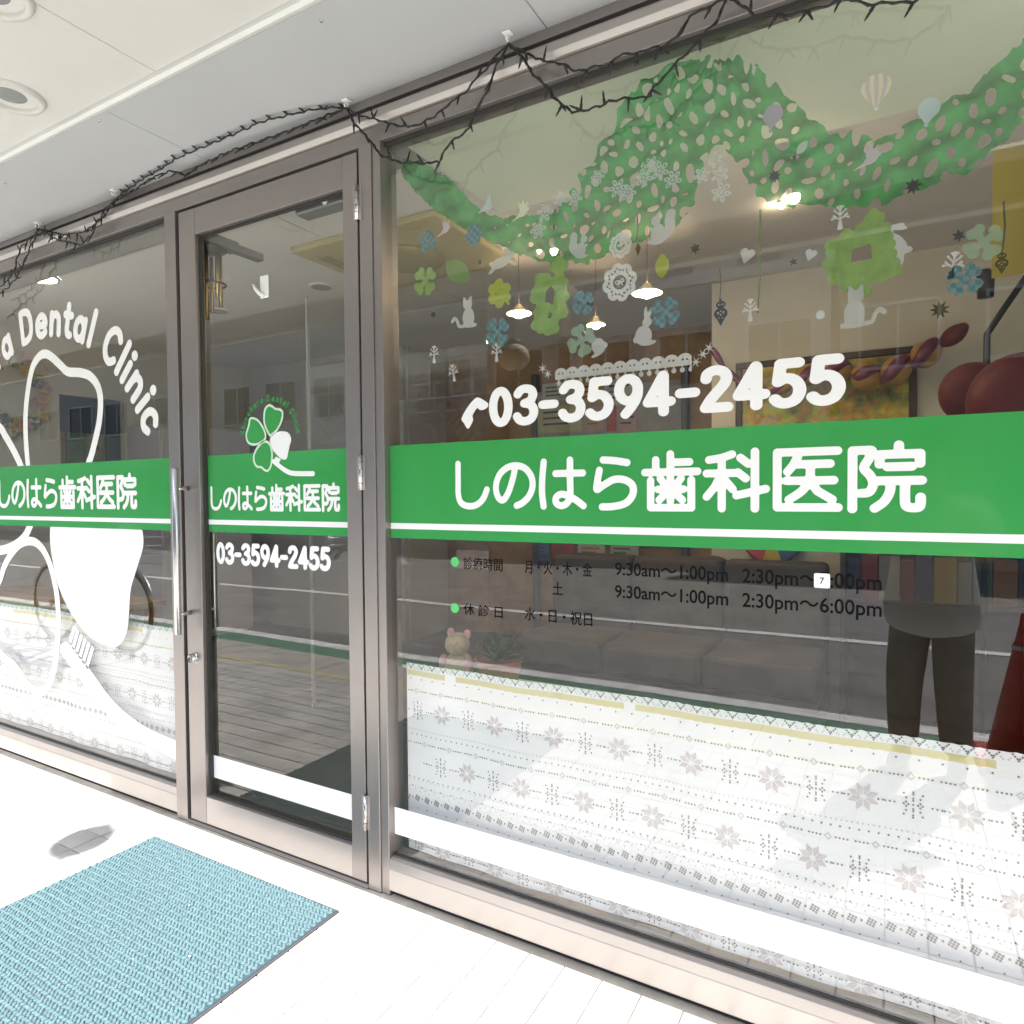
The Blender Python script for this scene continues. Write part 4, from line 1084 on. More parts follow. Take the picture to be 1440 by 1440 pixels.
def sh_diamond(X, Y): return d_poly(X, Y, [(0, 0.95), (0.42, 0.1), (0, -0.95), (-0.42, 0.1)], 0.02)

S_I = [0]
def sticker(name, fn, m, cx, cz, rx, rz, label, cat="sticker", rot=0.0, group="cut paper stickers on the window", flip=False, cell=None):
    V, Fc = march(fn, -1.35, 1.35, -1.25, 1.25, cell or 0.05)
    S_I[0] += 1
    y = 0.0095 + 0.00025 * (S_I[0] % 14)
    c, s = math.cos(rot), math.sin(rot)
    sg = -1 if flip else 1
    out = []
    for u, v in V:
        u = u * sg * rx; v = v * rz
        out.append((u * c - v * s, 0.0, u * s + v * c))
    if flip: Fc = [q[::-1] for q in Fc]
    o = obj(name, out, Fc, mat=m)
    o.location = (cx, y, cz)
    return tag(o, label, cat, group)
STK = [
 ("cat_sticker", sh_cat, LACE, 0.3196, 1.7773, 0.0336, 0.0507, 0.0, 0, "small pale cat sticker near the left edge of right window"),
 ("cat_sticker", sh_cat, LACE, 1.3181, 1.6499, 0.0333, 0.0515, 0.0, 1, "larger pale cat sticker sitting below the square clover wreath"),
 ("squirrel_sticker", sh_squirrel, LACE, 0.6702, 1.9029, 0.0263, 0.0386, 0.0, 0, "pale squirrel sticker left of the small doily flower"),
 ("squirrel_sticker", sh_squirrel, LACE, 0.8904, 1.9059, 0.0317, 0.0465, -0.2, 1, "pale squirrel sticker right of the small doily flower"),
 ("rabbit_sticker", sh_rabbit, LACE, 0.8445, 1.6645, 0.0319, 0.0493, 0.1, 0, "pale sitting rabbit sticker under the large doily flower"),
 ("rabbit_sticker", sh_rabbit, LACE, 0.7148, 1.6484, 0.0294, 0.0439, 0.35, 1, "faint pale rabbit sticker tilted beside a green clover"),
 ("hare_sticker", sh_hare, LACE, 0.4350, 1.9006, 0.0450, 0.0392, 0.1, 0, "pale running hare sticker under the garland at left"),
 ("hare_sticker", sh_hare, LACE, 1.3901, 1.7719, 0.0333, 0.0441, -0.75, 1, "pale leaping hare sticker beside the square clover wreath"),
 ("flower_sticker", sh_doily, CUTW, 0.7815, 1.7872, 0.0397, 0.0518, 0.2, 0, "large white doily flower sticker with a bow in the middle"),
 ("flower_sticker", sh_doily, CUTW, 0.7837, 1.8796, 0.0270, 0.0338, 0.1, 0, "small white doily flower sticker above the larger one"),
 ("tree_sticker", sh_tree, CUTW, 0.1969, 1.6689, 0.0210, 0.0273, 0.0, 0, "tiny white tree sticker nearest the left edge, upper one"),
 ("tree_sticker", sh_tree, CUTW, 0.2653, 1.6076, 0.0203, 0.0268, 0.15, 0, "tiny white tree sticker leaning just above the handset mark"),
 ("tree_sticker", sh_tree, CUTW, 0.4138, 1.6509, 0.0202, 0.0278, 0.0, 0, "tiny white tree sticker at the foot of a plaid clover"),
 ("tree_sticker", sh_tree, CUTW, 1.2871, 1.8449, 0.0194, 0.0273, 0.0, 0, "white tree sticker just below the lowest point of garland"),
 ("tree_sticker", sh_tree, CUTW, 1.1007, 1.6719, 0.0200, 0.0276, 0.0, 0, "white tree sticker right of the black filigree drop"),
 ("tree_sticker", sh_tree, CUTW, 1.4936, 1.7067, 0.0192, 0.0284, -0.15, 0, "white tree sticker touching the right plaid clover"),
 ("bird_sticker", sh_dove, CUTB, 0.3855, 2.0740, 0.0263, 0.0276, 0.0, 0, "ice blue bird sticker on the left swag of garland"),
 ("bird_sticker", sh_bird, CUTY, 0.4995, 2.0277, 0.0255, 0.0307, 0.0, 0, "cream bird sticker above the left swag of garland"),
 ("bird_sticker", sh_bird, CUTP, 0.2406, 2.0320, 0.0264, 0.0267, 0.0, 0, "pink bird sticker near the top left of right window"),
 ("bird_sticker", sh_bird, CUTP, 1.3420, 1.9611, 0.0226, 0.0297, 0.0, 0, "pinkish white bird sticker in the right swag of garland"),
 ("heart_sticker", sh_heart, LACE, 1.0927, 1.7983, 0.0164, 0.0211, -0.35, 0, "white heart sticker above the white tree"),
 ("heart_sticker", sh_heart, LACE, 1.2281, 1.7751, 0.0122, 0.0155, -0.4, 0, "smaller faint heart sticker left of the square wreath"),
 ("clover_sticker", sh_clover, LIME, 0.1660, 1.8896, 0.0392, 0.0504, 0.3, 0, "light green clover sticker nearest the left edge"),
 ("clover_sticker", sh_clover3, OLIVE, 0.4248, 1.8138, 0.0344, 0.0473, 0.5, 0, "yellow green three leaf clover sticker"),
 ("clover_sticker", sh_clover, PLAID, 0.4168, 1.7062, 0.0324, 0.0475, 0.3, 0, "teal plaid clover sticker with a black star on it"),
 ("clover_sticker", sh_clover, PLAID, 0.1756, 2.0054, 0.0283, 0.0376, 0.7, 0, "dim teal plaid clover sticker high at the left edge"),
 ("clover_sticker", sh_clover3, PLAID, 0.3417, 1.9935, 0.0269, 0.0360, 0.1, 0, "dim teal three leaf clover sticker under the left swag"),
 ("clover_sticker", sh_clover, PLAID, 0.6814, 1.7483, 0.0242, 0.0368, 0.2, 0, "teal plaid clover sticker between pendant lamps"),
 ("clover_sticker", sh_clover, PLAID, 0.9006, 1.6936, 0.0275, 0.0432, 0.6, 0, "teal plaid clover sticker under the rightmost pendant lamp"),
 ("clover_sticker", sh_clover, PLAID, 1.5129, 1.6737, 0.0249, 0.0381, 0.5, 0, "teal plaid clover sticker near the right edge"),
 ("clover_sticker", sh_clover, MINT, 0.6748, 1.6514, 0.0316, 0.0481, 0.0, 0, "translucent mint clover sticker beside the faint rabbit"),
 ("clover_sticker", sh_clover, MINT, 1.5438, 1.7423, 0.0277, 0.0417, 0.2, 0, "large translucent mint clover sticker near the right edge"),
 ("wreath_sticker", sh_long_wreath, LIME, 0.5800, 1.7690, 0.0766, 0.1097, 0.0, 0, "tall lime green clover wreath sticker between pendant lamps"),
 ("wreath_sticker", sh_square_wreath, LIME, 1.3311, 1.7578, 0.0612, 0.1021, 0.12, 0, "square lime green clover wreath sticker right of centre"),
 ("leaf_sticker", sh_leaf, LEAF, 0.2841, 1.8989, 0.0447, 0.0611, 0.9, 0, "translucent dark green leaf sticker behind the small cat"),
 ("leaf_sticker", sh_leaf, OLIVE, 0.8919, 1.8090, 0.0207, 0.0345, 0.0, 0, "translucent olive leaf sticker right of the doily"),
 ("leaf_sticker", sh_leaf, LACE, 1.2100, 2.0148, 0.0131, 0.0186, -0.7, 0, "pale leaf sticker in the right swag of garland"),
 ("balloon_sticker", sh_air, CUTV, 1.1476, 2.0974, 0.0199, 0.0315, -0.15, 0, "lavender hot air balloon sticker on the garland"),
 ("balloon_sticker", sh_air, CUTB, 1.4487, 2.0252, 0.0191, 0.0299, -0.15, 0, "ice blue hot air balloon sticker on the garland"),
 ("star_sticker", sh_star(5, 0.4), INKB, 0.4308, 1.7162, 0.0165, 0.0217, 0.2, 0, "black star sticker on the left plaid clover"),
 ("star_sticker", sh_star(5, 0.4), INKB, 0.6954, 1.7371, 0.0117, 0.0165, 0.1, 0, "black star sticker on the middle plaid clover"),
 ("star_sticker", sh_star(6, 0.45), GOLD, 0.9736, 1.8351, 0.0114, 0.0151, 0.1, 0, "gilt six pointed star sticker left of white heart"),
 ("star_sticker", sh_star(5, 0.4), GOLD, 1.1932, 1.7658, 0.0083, 0.0110, 0.1, 0, "tiny gilt star sticker between the two hearts"),
 ("star_sticker", sh_star(6, 0.42), INKB, 1.5027, 1.7629, 0.0095, 0.0141, 0.1, 0, "black star sticker on the large mint clover"),
 ("star_sticker", sh_star(9, 0.42), GOLD, 1.4714, 1.6190, 0.0137, 0.0201, 0.1, 0, "dark gilt many pointed star below the right plaid clover"),
 ("star_sticker", sh_star(8, 0.42), INKB, 1.4225, 1.8800, 0.0131, 0.0188, 0.1, 0, "black snowflake star at the lower edge of right swag"),
 ("star_sticker", sh_star(8, 0.5), INKB, 1.1524, 1.9650, 0.0113, 0.0158, 0.1, 0, "black snowflake star at the left of right swag"),
 ("dot_sticker", sh_dot, INKB, 0.1960, 1.7864, 0.0082, 0.0094, 0, 0, "black dot sticker left of the small cat"),
 ("dot_sticker", sh_dot, INKB, 0.3623, 1.9115, 0.0060, 0.0072, 0, 0, "black dot sticker left of the running hare"),
 ("dot_sticker", sh_dot, INKB, 0.5497, 1.7467, 0.0091, 0.0114, 0, 0, "black dot sticker on the tall lime wreath"),
 ("dot_sticker", sh_dot, CUTW, 1.2487, 1.6399, 0.0075, 0.0109, 0, 0, "white dot sticker left of the larger cat"),
 ("filigree_sticker", sh_fili, INKB, 1.0334, 1.6765, 0.0203, 0.0332, 0, 0, "black filigree drop ornament hanging above the phone number"),
 ("filigree_sticker", sh_fili, GOLD, 1.5738, 1.6981, 0.0221, 0.0234, 0, 0, "dark gilt filigree ornament at the right edge"),
 ("filigree_sticker", sh_diamond, GOLD, 0.8304, 1.8619, 0.0138, 0.0176, 0, 0, "small dark diamond drop between the squirrels"),
]
for name, fn, m, cx, cz, rx, rz, rot, fl, lab in STK:
    sticker(name, fn, m, cx, cz, max(rx, 0.94 * rz), rz, lab, rot=rot, flip=bool(fl), cell=0.027 if "flower" in name or "filigree" in name or "tree" in name else 0.05)

# lace edging strip above the phone number, with little flakes at its ends
la, lb = np.array((0.5976, 1.5622)), np.array((0.9648, 1.5656))
LL = float(np.linalg.norm(lb - la)); ldir = (lb - la) / LL; lnor = np.array([-ldir[1], ldir[0]])
def sh_lace(X, Y):
    D = np.abs(Y) - 0.0065
    D = np.maximum(D, np.maximum(-X, X - LL))
    per = LL / 11
    u = X % per - per / 2
    arc = np.maximum(np.abs(np.hypot(u, Y - 0.004) - 0.0145) - 0.0052, -(Y - 0.003))
    D = mn(D, np.maximum(arc, np.maximum(-X, X - LL)), np.maximum(np.hypot(u, Y - 0.010) - 0.0035, np.maximum(-X, X - LL)))
    u2 = X % (per / 1.6) - per / 3.2
    D = mn(D, np.maximum(np.hypot(u2, (Y + 0.0165)) - 0.0062, np.maximum(-X, X - LL)), np.maximum(np.maximum(np.abs(u2) - 0.0018, np.abs(Y + 0.010) - 0.006), np.maximum(-X, X - LL)))
    return D
lv, lf = march(sh_lace, -0.01, LL + 0.01, -0.03, 0.03, 0.0022)
lace = tag(obj("lace_strip_sticker", [(la[0] + u * ldir[0] + v * lnor[0], 0.0115, la[1] + u * ldir[1] + v * lnor[1]) for u, v in lv], lf, mat=CUTW), "white scalloped lace strip sticker just above the phone number", "sticker")
flk = sh_star(6, 0.22)
for i, (c, lab) in enumerate((((0.5593, 1.5907), "tiny white snowflake sticker at far left of the lace strip"), ((0.5764, 1.5737), "tiny white snowflake sticker touching the lace strip's left end"),
               ((0.9751, 1.5645), "tiny white snowflake sticker touching the lace strip's right end"), ((0.9920, 1.5813), "tiny white snowflake sticker up right of the lace strip"), ((1.0070, 1.5948), "tiny white snowflake sticker farthest up right of the lace strip"))):
    sticker("snowflake_sticker", flk, CUTW, c[0], c[1], 0.0145, 0.0145, lab, rot=0.2 * i)
BL = ((0.5493, 1.9658), (0.5712, 2.0086), (0.6156, 2.0344), (0.6588, 2.0266), (0.7229, 2.0663), (0.7767, 2.0250), (0.8049, 2.0079), (0.8457, 2.0352), (0.8657, 2.0632), (0.9188, 2.0126), (0.8871, 2.0407), (1.0203, 2.0346), (1.0317, 1.9973), (0.9888, 2.0060), (1.0350, 1.9554))
NB = ("lowest white lace blossom at the left end of the blossom trail", "second white lace blossom from the left end of the trail", "third white lace blossom from the left end of the trail", "fourth white lace blossom from the left end of the trail",
      "white lace blossom on the steep edge of the garland", "white lace blossom left of the garland's middle", "white lace blossom in the middle of the left swag", "white lace blossom above the small doily flower", "uppermost white lace blossom above the small doily", "white lace blossom above the right squirrel",
      "white lace blossom just above the doily trail's bend", "upper white lace blossom under the garland's peak", "second white lace blossom under the garland's peak", "white lace blossom left of the garland's peak ends", "lowest white lace blossom under the garland's peak")
for i, (c, lab) in enumerate(zip(BL, NB)):
    r_ = random.uniform(0.022, 0.029)
    sticker("blossom_sticker", sh_blossom, LACE, c[0], c[1], r_, r_, lab, rot=random.uniform(0, 1), group="lace blossoms trailing over the garland", cell=0.05)
# striped hot air balloon
bc = (1.3544, 2.0948)
hb = thing("balloon_sticker", "cream and pink striped hot air balloon sticker at top right", "sticker", "cut paper stickers on the window")
hb.location = (bc[0], 0.0135, bc[1])
for k in range(7):
    a0, a1 = -0.72 + k * 1.44 / 7, -0.72 + (k + 1) * 1.44 / 7
    def gore(X, Y, a0=a0, a1=a1):
        sc = np.where(Y > 0.2, 1.0, np.clip(1.0 - (0.2 - Y) * 0.55, 0.3, 1))
        return np.maximum(mn(d_ell(X, Y, 0, 0.22, 0.72, 0.70), d_poly(X, Y, [(-0.55, -0.15), (0.55, -0.15), (0.12, -0.72), (-0.12, -0.72)], 0.02)), np.maximum(a0 * sc - X, X - a1 * sc))
    V, Fc = march(gore, -0.9, 0.9, -0.9, 1.1, 0.04)
    obj("gore", [(u * 0.040, 0, v * 0.040) for u, v in V], Fc, mat=(CUTY, CUTP)[k % 2], parent=hb)
obj("basket", [(-0.005, 0, -0.031), (0.005, 0, -0.031), (0.004, 0, -0.040), (-0.004, 0, -0.040)], [(0, 1, 2, 3)][::1], mat=CUTW, parent=hb)
# hanging threads and ribbons
THR = mat("dark_thread", (0.05, 0.055, 0.04), rough=0.7)
for a, b, r_, m, nm, lab in (((1.0310, 0.0110, 1.7812), (1.0310, 0.0110, 1.7011), 0.0012, THR, "thread", "dark thread above the black filigree drop"),
                         ((1.5751, 0.0110, 1.8158), (1.5749, 0.0110, 1.7205), 0.0018, THR, "thread", "dark thread above the gilt ornament at right edge"),
                         ((1.1204, 0.0200, 1.8999), (1.1161, 0.0200, 1.6646), 0.0022, mat("olive_ribbon", (0.16, 0.19, 0.06), rough=0.6), "ribbon", "thin olive ribbon hanging below the right swag"),
                         ((0.8257, 0.0200, 1.9542), (0.8236, 0.0200, 1.8872), 0.0014, THR, "thread", "short thread above the small diamond drop")):
    mid = ((a[0] + b[0]) / 2 + 0.003, a[1], (a[2] + b[2]) / 2)
    tag(obj(nm, *tube([a, mid, b], r_, 6), mat=m), lab, "ribbon" if nm == "ribbon" else "thread", "threads hanging in the right window")

# ================================================================ INTERIOR SHELL
WALL = mat("beige_interior_wall", (0.62, 0.575, 0.47), rough=0.85, noise=0.08, nscale=2)
WALLD = mat("brown_wood_panelling", (0.42, 0.26, 0.12), rough=0.6, noise=0.35, nscale=3)
CEIL = mat("interior_ceiling", (0.76, 0.73, 0.68), rough=0.85, noise=0.04, nscale=2)
CEILG = mat("garland_tinted_blind_box", (0.78, 0.85, 0.68), rough=0.7, noise=0.06, nscale=2)  # green cast from the garland is put into the base colour
FLOORI = mat("dark_vinyl_floor", (0.10, 0.095, 0.08), rough=0.35, noise=0.25, nscale=3)
DARK = mat("dark_doorway_panel", (0.13, 0.095, 0.065), rough=0.7, noise=0.2, nscale=3)
def st(name, geo, m, label):
    return tag(obj(name, *geo, mat=m), label, kind="structure")
st("floor", box(-4.6, 3.4, 0.06, 4.6, -0.06, 0.0), FLOORI, "dark vinyl floor of the clinic")
st("ceiling", join([box(-1.02, 3.4, 0.78, 4.6, 2.50, 2.56), box(-4.6, -1.022, 0.06, 4.6, 2.50, 2.561), box(-1.018, -0.02, 0.06, 0.778, 2.501, 2.559)]), CEIL, "grey beige clinic ceiling")
st("blind_box", join([box(-0.018, 3.39, 0.055, 0.777, 2.405, 2.43), box(-0.018, 3.389, 0.765, 0.779, 2.4301, 2.499)]), CEILG, "pale greenish lowered ceiling strip inside the right window")
st("wall_back", box(0.44, 3.4, 2.50, 2.56, 0, 2.5), WALL, "beige back wall with framed picture")
st("wall_alcove", join([box(-2.2, 0.5, 3.45, 3.52, 0, 2.5)]), WALLD, "brown wood panelled wall of the inner alcove")
st("wall_inner", join([box(0.43, 0.47, 2.561, 3.45, 0, 2.5), box(-2.24, -2.18, 2.9, 3.45, 0, 2.5), box(-4.2, -2.2, 2.85, 2.90, 0, 2.5)]), mat("grey_interior_wall", (0.52, 0.49, 0.43), rough=0.85, noise=0.08, nscale=2), "grey inner partition walls")
st("wall_left", join([box(-4.26, -4.20, 0.06, 1.16, 0, 2.5), box(-4.26, -4.20, 1.66, 2.9, 0, 2.5), box(-4.26, -4.20, 1.1605, 1.6595, 2.05, 2.5)]), WALL, "beige side wall with a dark doorway")
st("recess", join([box(-4.95, -4.90, 1.0, 1.9, 0, 2.5)]), DARK, "dark wall beyond the doorway")
st("wall_right", box(3.39, 3.45, 0.06, 2.5, 0, 2.5), WALL, "beige wall at the right end of the clinic")
tag(obj("shop_building", *join([box(-9, XL - 0.081, 0.0, 0.30, -0.06, 2.474), box(XR + 0.081, 6, 0.0, 0.30, -0.06, 2.474), box(-9, 6, 0.0, 0.4, 2.48, 7.5), box(-9, 6, 0.401, 5, 2.62, 7.5), box(-9, -4.97, 0.301, 5, -0.06, 2.6), box(3.46, 6, 0.301, 5, -0.06, 2.6), box(-4.96, 3.455, 4.62, 4.99, -0.06, 2.6)]), mat=mat("grey_render", (0.42, 0.40, 0.37), rough=0.85, noise=0.15, nscale=2)), "grey rendered building that houses the clinic", "building")

# ---------------------------------------------------------------- things inside
def pendant(p, r_, label, drop=2.50):
    t = thing("pendant_lamp", label, "lamp", "lit pendant lamps inside the clinic")
    t.location = p
    obj("shade", *lathe([(r_ * 1.1, -0.012), (r_ * 1.02, -0.004), (r_ * 0.6, 0.008), (r_ * 0.34, 0.022), (0.014, 0.034)], seg=28, cap=False), mat=mat("cream_glass_shade", (0.80, 0.66, 0.42), rough=0.4), parent=t, smooth=True)
    obj("bulb", *ellipsoid((0, 0, -0.010), r_ * 0.52, r_ * 0.52, 0.024, 14, 8), mat=emit("warm_lit_bulb", (1.0, 0.78, 0.50), 60.0), parent=t, smooth=True)
    obj("cord", *tube([(0, 0, 0.03), (0, 0, drop - p[2])], 0.0016, 6), mat=DARK, parent=t)
pendant((-0.3040, 1.4500, 2.1983), 0.060, "lit pendant lamp left of the tall lime wreath")
pendant((0.0012, 1.7500, 2.1641), 0.046, "lit pendant lamp just above the faint rabbit")
pendant((0.3833, 1.4500, 2.1978), 0.064, "lit pendant lamp right of the large doily flower")
def spot(p, r_, label):
    t = thing("ceiling_spotlight", label, "lamp", "small lit spotlights seen through the garland")
    t.location = p
    obj("housing", *lathe([(r_ * 1.25, -0.01), (r_ * 1.3, 0.05), (0.012, 0.075)], seg=16), mat=mat("cream_lamp_housing", (0.6, 0.55, 0.45), rough=0.5), parent=t, smooth=True)
    obj("bulb", *ellipsoid((0, 0, -0.014), r_, r_, r_ * 1.25, 14, 8), mat=emit("warm_lit_bulb", (1.0, 0.78, 0.50), 60.0), parent=t, smooth=True)
    obj("stem", *tube([(0, 0, 0.07), (0, 0, 2.5 - p[2])], 0.006, 6), mat=DARK, parent=t)
spot((1.0771, 1.0000, 2.3236), 0.020, "brightest lit spotlight at the lower edge of right swag")
spot((0.9666, 1.5000, 2.5036), 0.014, "small lit spotlight just left of the brightest one")
spot((0.0691, 1.1000, 2.3487), 0.016, "lit spotlight behind the lowest part of left swag")
spot((-0.1082, 1.3000, 2.4410), 0.009, "faint lit spotlight behind the left swag, left one")

# framed jigsaw picture
def patchwork():
    m = bpy.data.materials.new("jigsaw_print")
    m.use_nodes = True
    nt = m.node_tree
    p = nt.nodes["Principled BSDF"]
    tc = nt.nodes.new("ShaderNodeTexCoord")
    v = nt.nodes.new("ShaderNodeTexVoronoi"); v.inputs["Scale"].default_value = 26
    n = nt.nodes.new("ShaderNodeTexNoise"); n.inputs["Scale"].default_value = 7; n.inputs["Detail"].default_value = 6
    cr = nt.nodes.new("ShaderNodeValToRGB")
    e = cr.color_ramp.elements
    e[0].color = (0.05, 0.07, 0.03, 1); e[0].position = 0.30
    e[1].color = (0.50, 0.40, 0.05, 1); e[1].position = 0.52
    k = e.new(0.62); k.color = (0.45, 0.42, 0.30, 1)
    k = e.new(0.72); k.color = (0.10, 0.16, 0.22, 1)
    mx = nt.nodes.new("ShaderNodeMixRGB"); mx.blend_type = 'OVERLAY'; mx.inputs[0].default_value = 0.3
    nt.links.new(tc.outputs["Object"], v.inputs["Vector"]); nt.links.new(tc.outputs["Object"], n.inputs["Vector"])
    nt.links.new(n.outputs["Fac"], cr.inputs[0]); nt.links.new(cr.outputs[0], mx.inputs[1]); nt.links.new(v.outputs["Color"], mx.inputs[2])
    nt.links.new(mx.outputs[0], p.inputs["Base Color"])
    p.inputs["Roughness"].default_value = 0.35
    return m
pic = thing("framed_picture", "dark framed yellow jigsaw picture on the beige back wall", "picture")
fx0, fx1, fz0, fz1 = 0.585, 1.50, 1.36, 2.005
obj("print", *box(fx0 + 0.036, fx1 - 0.036, 2.480, 2.487, fz0 + 0.036, fz1 - 0.036), mat=patchwork(), parent=pic)
WOODF = mat("dark_brown_frame", (0.055, 0.028, 0.015), rough=0.4, noise=0.3, nscale=12)
for q in (box(fx0, fx1, 2.468, 2.499, fz1 - 0.036, fz1), box(fx0, fx1, 2.468, 2.499, fz0, fz0 + 0.036), box(fx0, fx0 + 0.036, 2.4685, 2.4985, fz0 + 0.0362, fz1 - 0.0362), box(fx1 - 0.036, fx1, 2.4685, 2.4985, fz0 + 0.0362, fz1 - 0.0362)):
    bev(obj("frame_rail", *q, mat=WOODF, parent=pic), 0.003, 1)
# balloon garland
BY = mat("yellow_balloon_rubber", (0.46, 0.25, 0.05), rough=0.35, spec=0.6)
BP = mat("purple_balloon_rubber", (0.17, 0.035, 0.08), rough=0.35, spec=0.6)
BR = mat("red_balloon_rubber", (0.13, 0.006, 0.009), rough=0.55, spec=0.3, noise=0.2, nscale=9)
bg_ = thing("balloon_garland", "twisted yellow and purple balloon garland swagged over the framed picture", "balloon garland")
path = smooth_path([(0.4690, 2.3600, 2.0987), (0.5416, 2.3600, 1.9761), (0.6483, 2.3600, 1.8646), (0.8012, 2.3600, 1.8195), (0.9479, 2.3600, 1.8654), (1.0716, 2.3600, 1.8960), (1.1914, 2.3600, 1.8844), (1.2912, 2.3600, 1.8414), (1.3880, 2.3600, 1.8616), (1.4819, 2.3600, 1.9065), (1.5642, 2.3600, 1.9547), (1.6415, 2.3600, 2.0091), (1.7053, 2.3600, 2.0637)], 10)
arc = np.concatenate([[0], np.cumsum([np.linalg.norm(b - a) for a, b in zip(path[:-1], path[1:])])])
def at_s(s): return np.array([np.interp(s, arc, [p[k] for p in path]) for k in range(3)])
NBL = 10
for k in range(NBL):
    s0, s1 = arc[-1] * k / NBL, arc[-1] * (k + 1) / NBL
    rr = 0.020 + 0.050 * min(1, max(0.0, (k - 1.5) / 3.5)) if k < NBL - 1 else 0.045
    pts = [at_s(s0 + (s1 - s0) * i / 10) for i in range(11)]
    rads = [max(0.010, rr * math.sin(math.pi * (0.06 + 0.88 * i / 10)) ** 0.7) for i in range(11)]
    b = obj("balloon", *tube(pts, rads, 14), mat=(BY if k > 2 and k < NBL - 1 else BP if k < NBL - 1 else BR), parent=bg_, smooth=True)
    if k > 2 and k < NBL - 1:
        tw = []
        for i in range(15):
            f = i / 14
            c = at_s(s0 + (s1 - s0) * f)
            rad = rr * math.sin(math.pi * (0.06 + 0.88 * f)) ** 0.7
            a = 2.6 * f + 3.6
            tw.append((c[0], c[1] + rad * 0.75 * math.sin(a), c[2] + rad * 0.75 * math.cos(a)))
        obj("twist", *tube(tw, [max(0.008, rr * 0.5 * math.sin(math.pi * (0.08 + 0.84 * i / 14))) for i in range(15)], 10), mat=BP, parent=b, smooth=True)
def balloon(c, r_, label, tilt=0.0):
    V, Fc = lathe([(0.001, 1.0)] + [(math.sin(math.pi * i / 14) * (1 - 0.10 * i / 14), math.cos(math.pi * i / 14)) for i in range(1, 13)] + [(0.08, -1.04), (0.11, -1.12)], seg=28)
    M = Matrix.Translation(c) @ Matrix.Rotation(tilt, 4, 'Y') @ Matrix.Scale(r_, 4)
    t = thing("red_balloon", label, "balloon", "red balloons at the right")
    obj("skin", [M @ Vector(v) for v in V], Fc, mat=BR, parent=t, smooth=True)
    e = M @ Vector((0, 0, -1.12))
    obj("string", *tube([e, e + Vector((0.01, 0, -0.25)), e + Vector((0.0, 0.01, -0.32))], 0.0012, 5), mat=HOOKP, parent=t)
balloon((1.6357, 1.3000, 1.6010), 0.108, "smaller red balloon, left of the pair by the green band", 0.3)
balloon((1.7457, 1.1000, 1.5481), 0.150, "larger red balloon at the right edge above the green band", 0.9)
# round spinner boards
def spinner(c, r_, label):
    t = thing("spinner_board", label, "game board", "round colour boards on the back wall")
    cols = [(0.45, 0.05, 0.05), (0.55, 0.42, 0.04), (0.05, 0.10, 0.25), (0.10, 0.25, 0.10), (0.5, 0.2, 0.03), (0.3, 0.3, 0.3)]
    obj("rim", *[(V, F_) for V, F_ in [lathe([(r_, -0.012), (r_ * 1.05, -0.008), (r_ * 1.05, 0.008), (r_, 0.012)], c, 36, 'y')]][0], mat=DARK, parent=t, smooth=True)
    for k in range(10):
        a0, a1 = 2 * math.pi * k / 10, 2 * math.pi * (k + 1) / 10
        V = [(c[0], c[1] - 0.014, c[2])] + [(c[0] + r_ * math.cos(a0 + (a1 - a0) * i / 4), c[1] - 0.014, c[2] + r_ * math.sin(a0 + (a1 - a0) * i / 4)) for i in range(5)]
        obj("sector", V, [(0, i + 1, i + 2) for i in range(4)], mat=mat("sector_paint_%d" % (k % 6), cols[k % 6], rough=0.5), parent=t)
spinner((0.4580, 2.4800, 0.7349), 0.125, "lower left round colour board seen beneath the green band")
spinner((0.7906, 2.4700, 1.0095), 0.170, "upper right round colour board seen beneath the green band")
# bookcase with books
bc_ = thing("bookcase", "low dark bookcase by the back wall under the band", "bookcase")
bx0, bx1 = 1.16, 1.98
for q in (box(bx0, bx1, 2.2, 2.49, 0.0, 0.04), box(bx0, bx1, 2.2, 2.49, 0.985, 1.01), box(bx0, bx0 + 0.025, 2.2, 2.49, 0.041, 0.984), box(bx1 - 0.025, bx1, 2.2, 2.49, 0.041, 0.984), box(bx0 + 0.026, bx1 - 0.026, 2.47, 2.489, 0.041, 0.984), box(bx0 + 0.026, bx1 - 0.026, 2.2, 2.469, 0.68, 0.70)):
    bev(obj("panel", *q, mat=WOODF, parent=bc_), 0.002, 1)
bk = [((0.10, 0.10, 0.22), "navy"), ((0.5, 0.06, 0.06), "red"), ((0.6, 0.55, 0.5), "off white"), ((0.30, 0.05, 0.09), "maroon"), ((0.08, 0.12, 0.3), "blue"), ((0.6, 0.42, 0.05), "yellow"), ((0.35, 0.33, 0.3), "grey"), ((0.08, 0.2, 0.12), "dark green"), ((0.55, 0.25, 0.06), "orange"), ((0.04, 0.04, 0.05), "black")]
x = bx0 + 0.035
for k, (c, nm) in enumerate(bk):
    w = 0.055 + 0.018 * ((k * 7) % 3)
    h = 0.20 + 0.02 * ((k * 5) % 3)
    b = thing("book", nm + " upright book in the low bookcase", "book", "books in the low bookcase")
    obj("cover", *box(x, x + w, 2.23, 2.44, 0.7012, 0.70 + h), mat=mat("cover_" + nm.replace(" ", "_"), tuple(0.32 * q for q in c), rough=0.5), parent=b)  # book colours dimmed so the mirrored shirt reads over them
    obj("pages", *box(x + 0.003, x + w - 0.003, 2.24, 2.445, 0.703, 0.6985 + h + 0.004), mat=mat("dimmed_pages", (0.16, 0.14, 0.11), rough=0.9), parent=b)
    x += w + 0.006
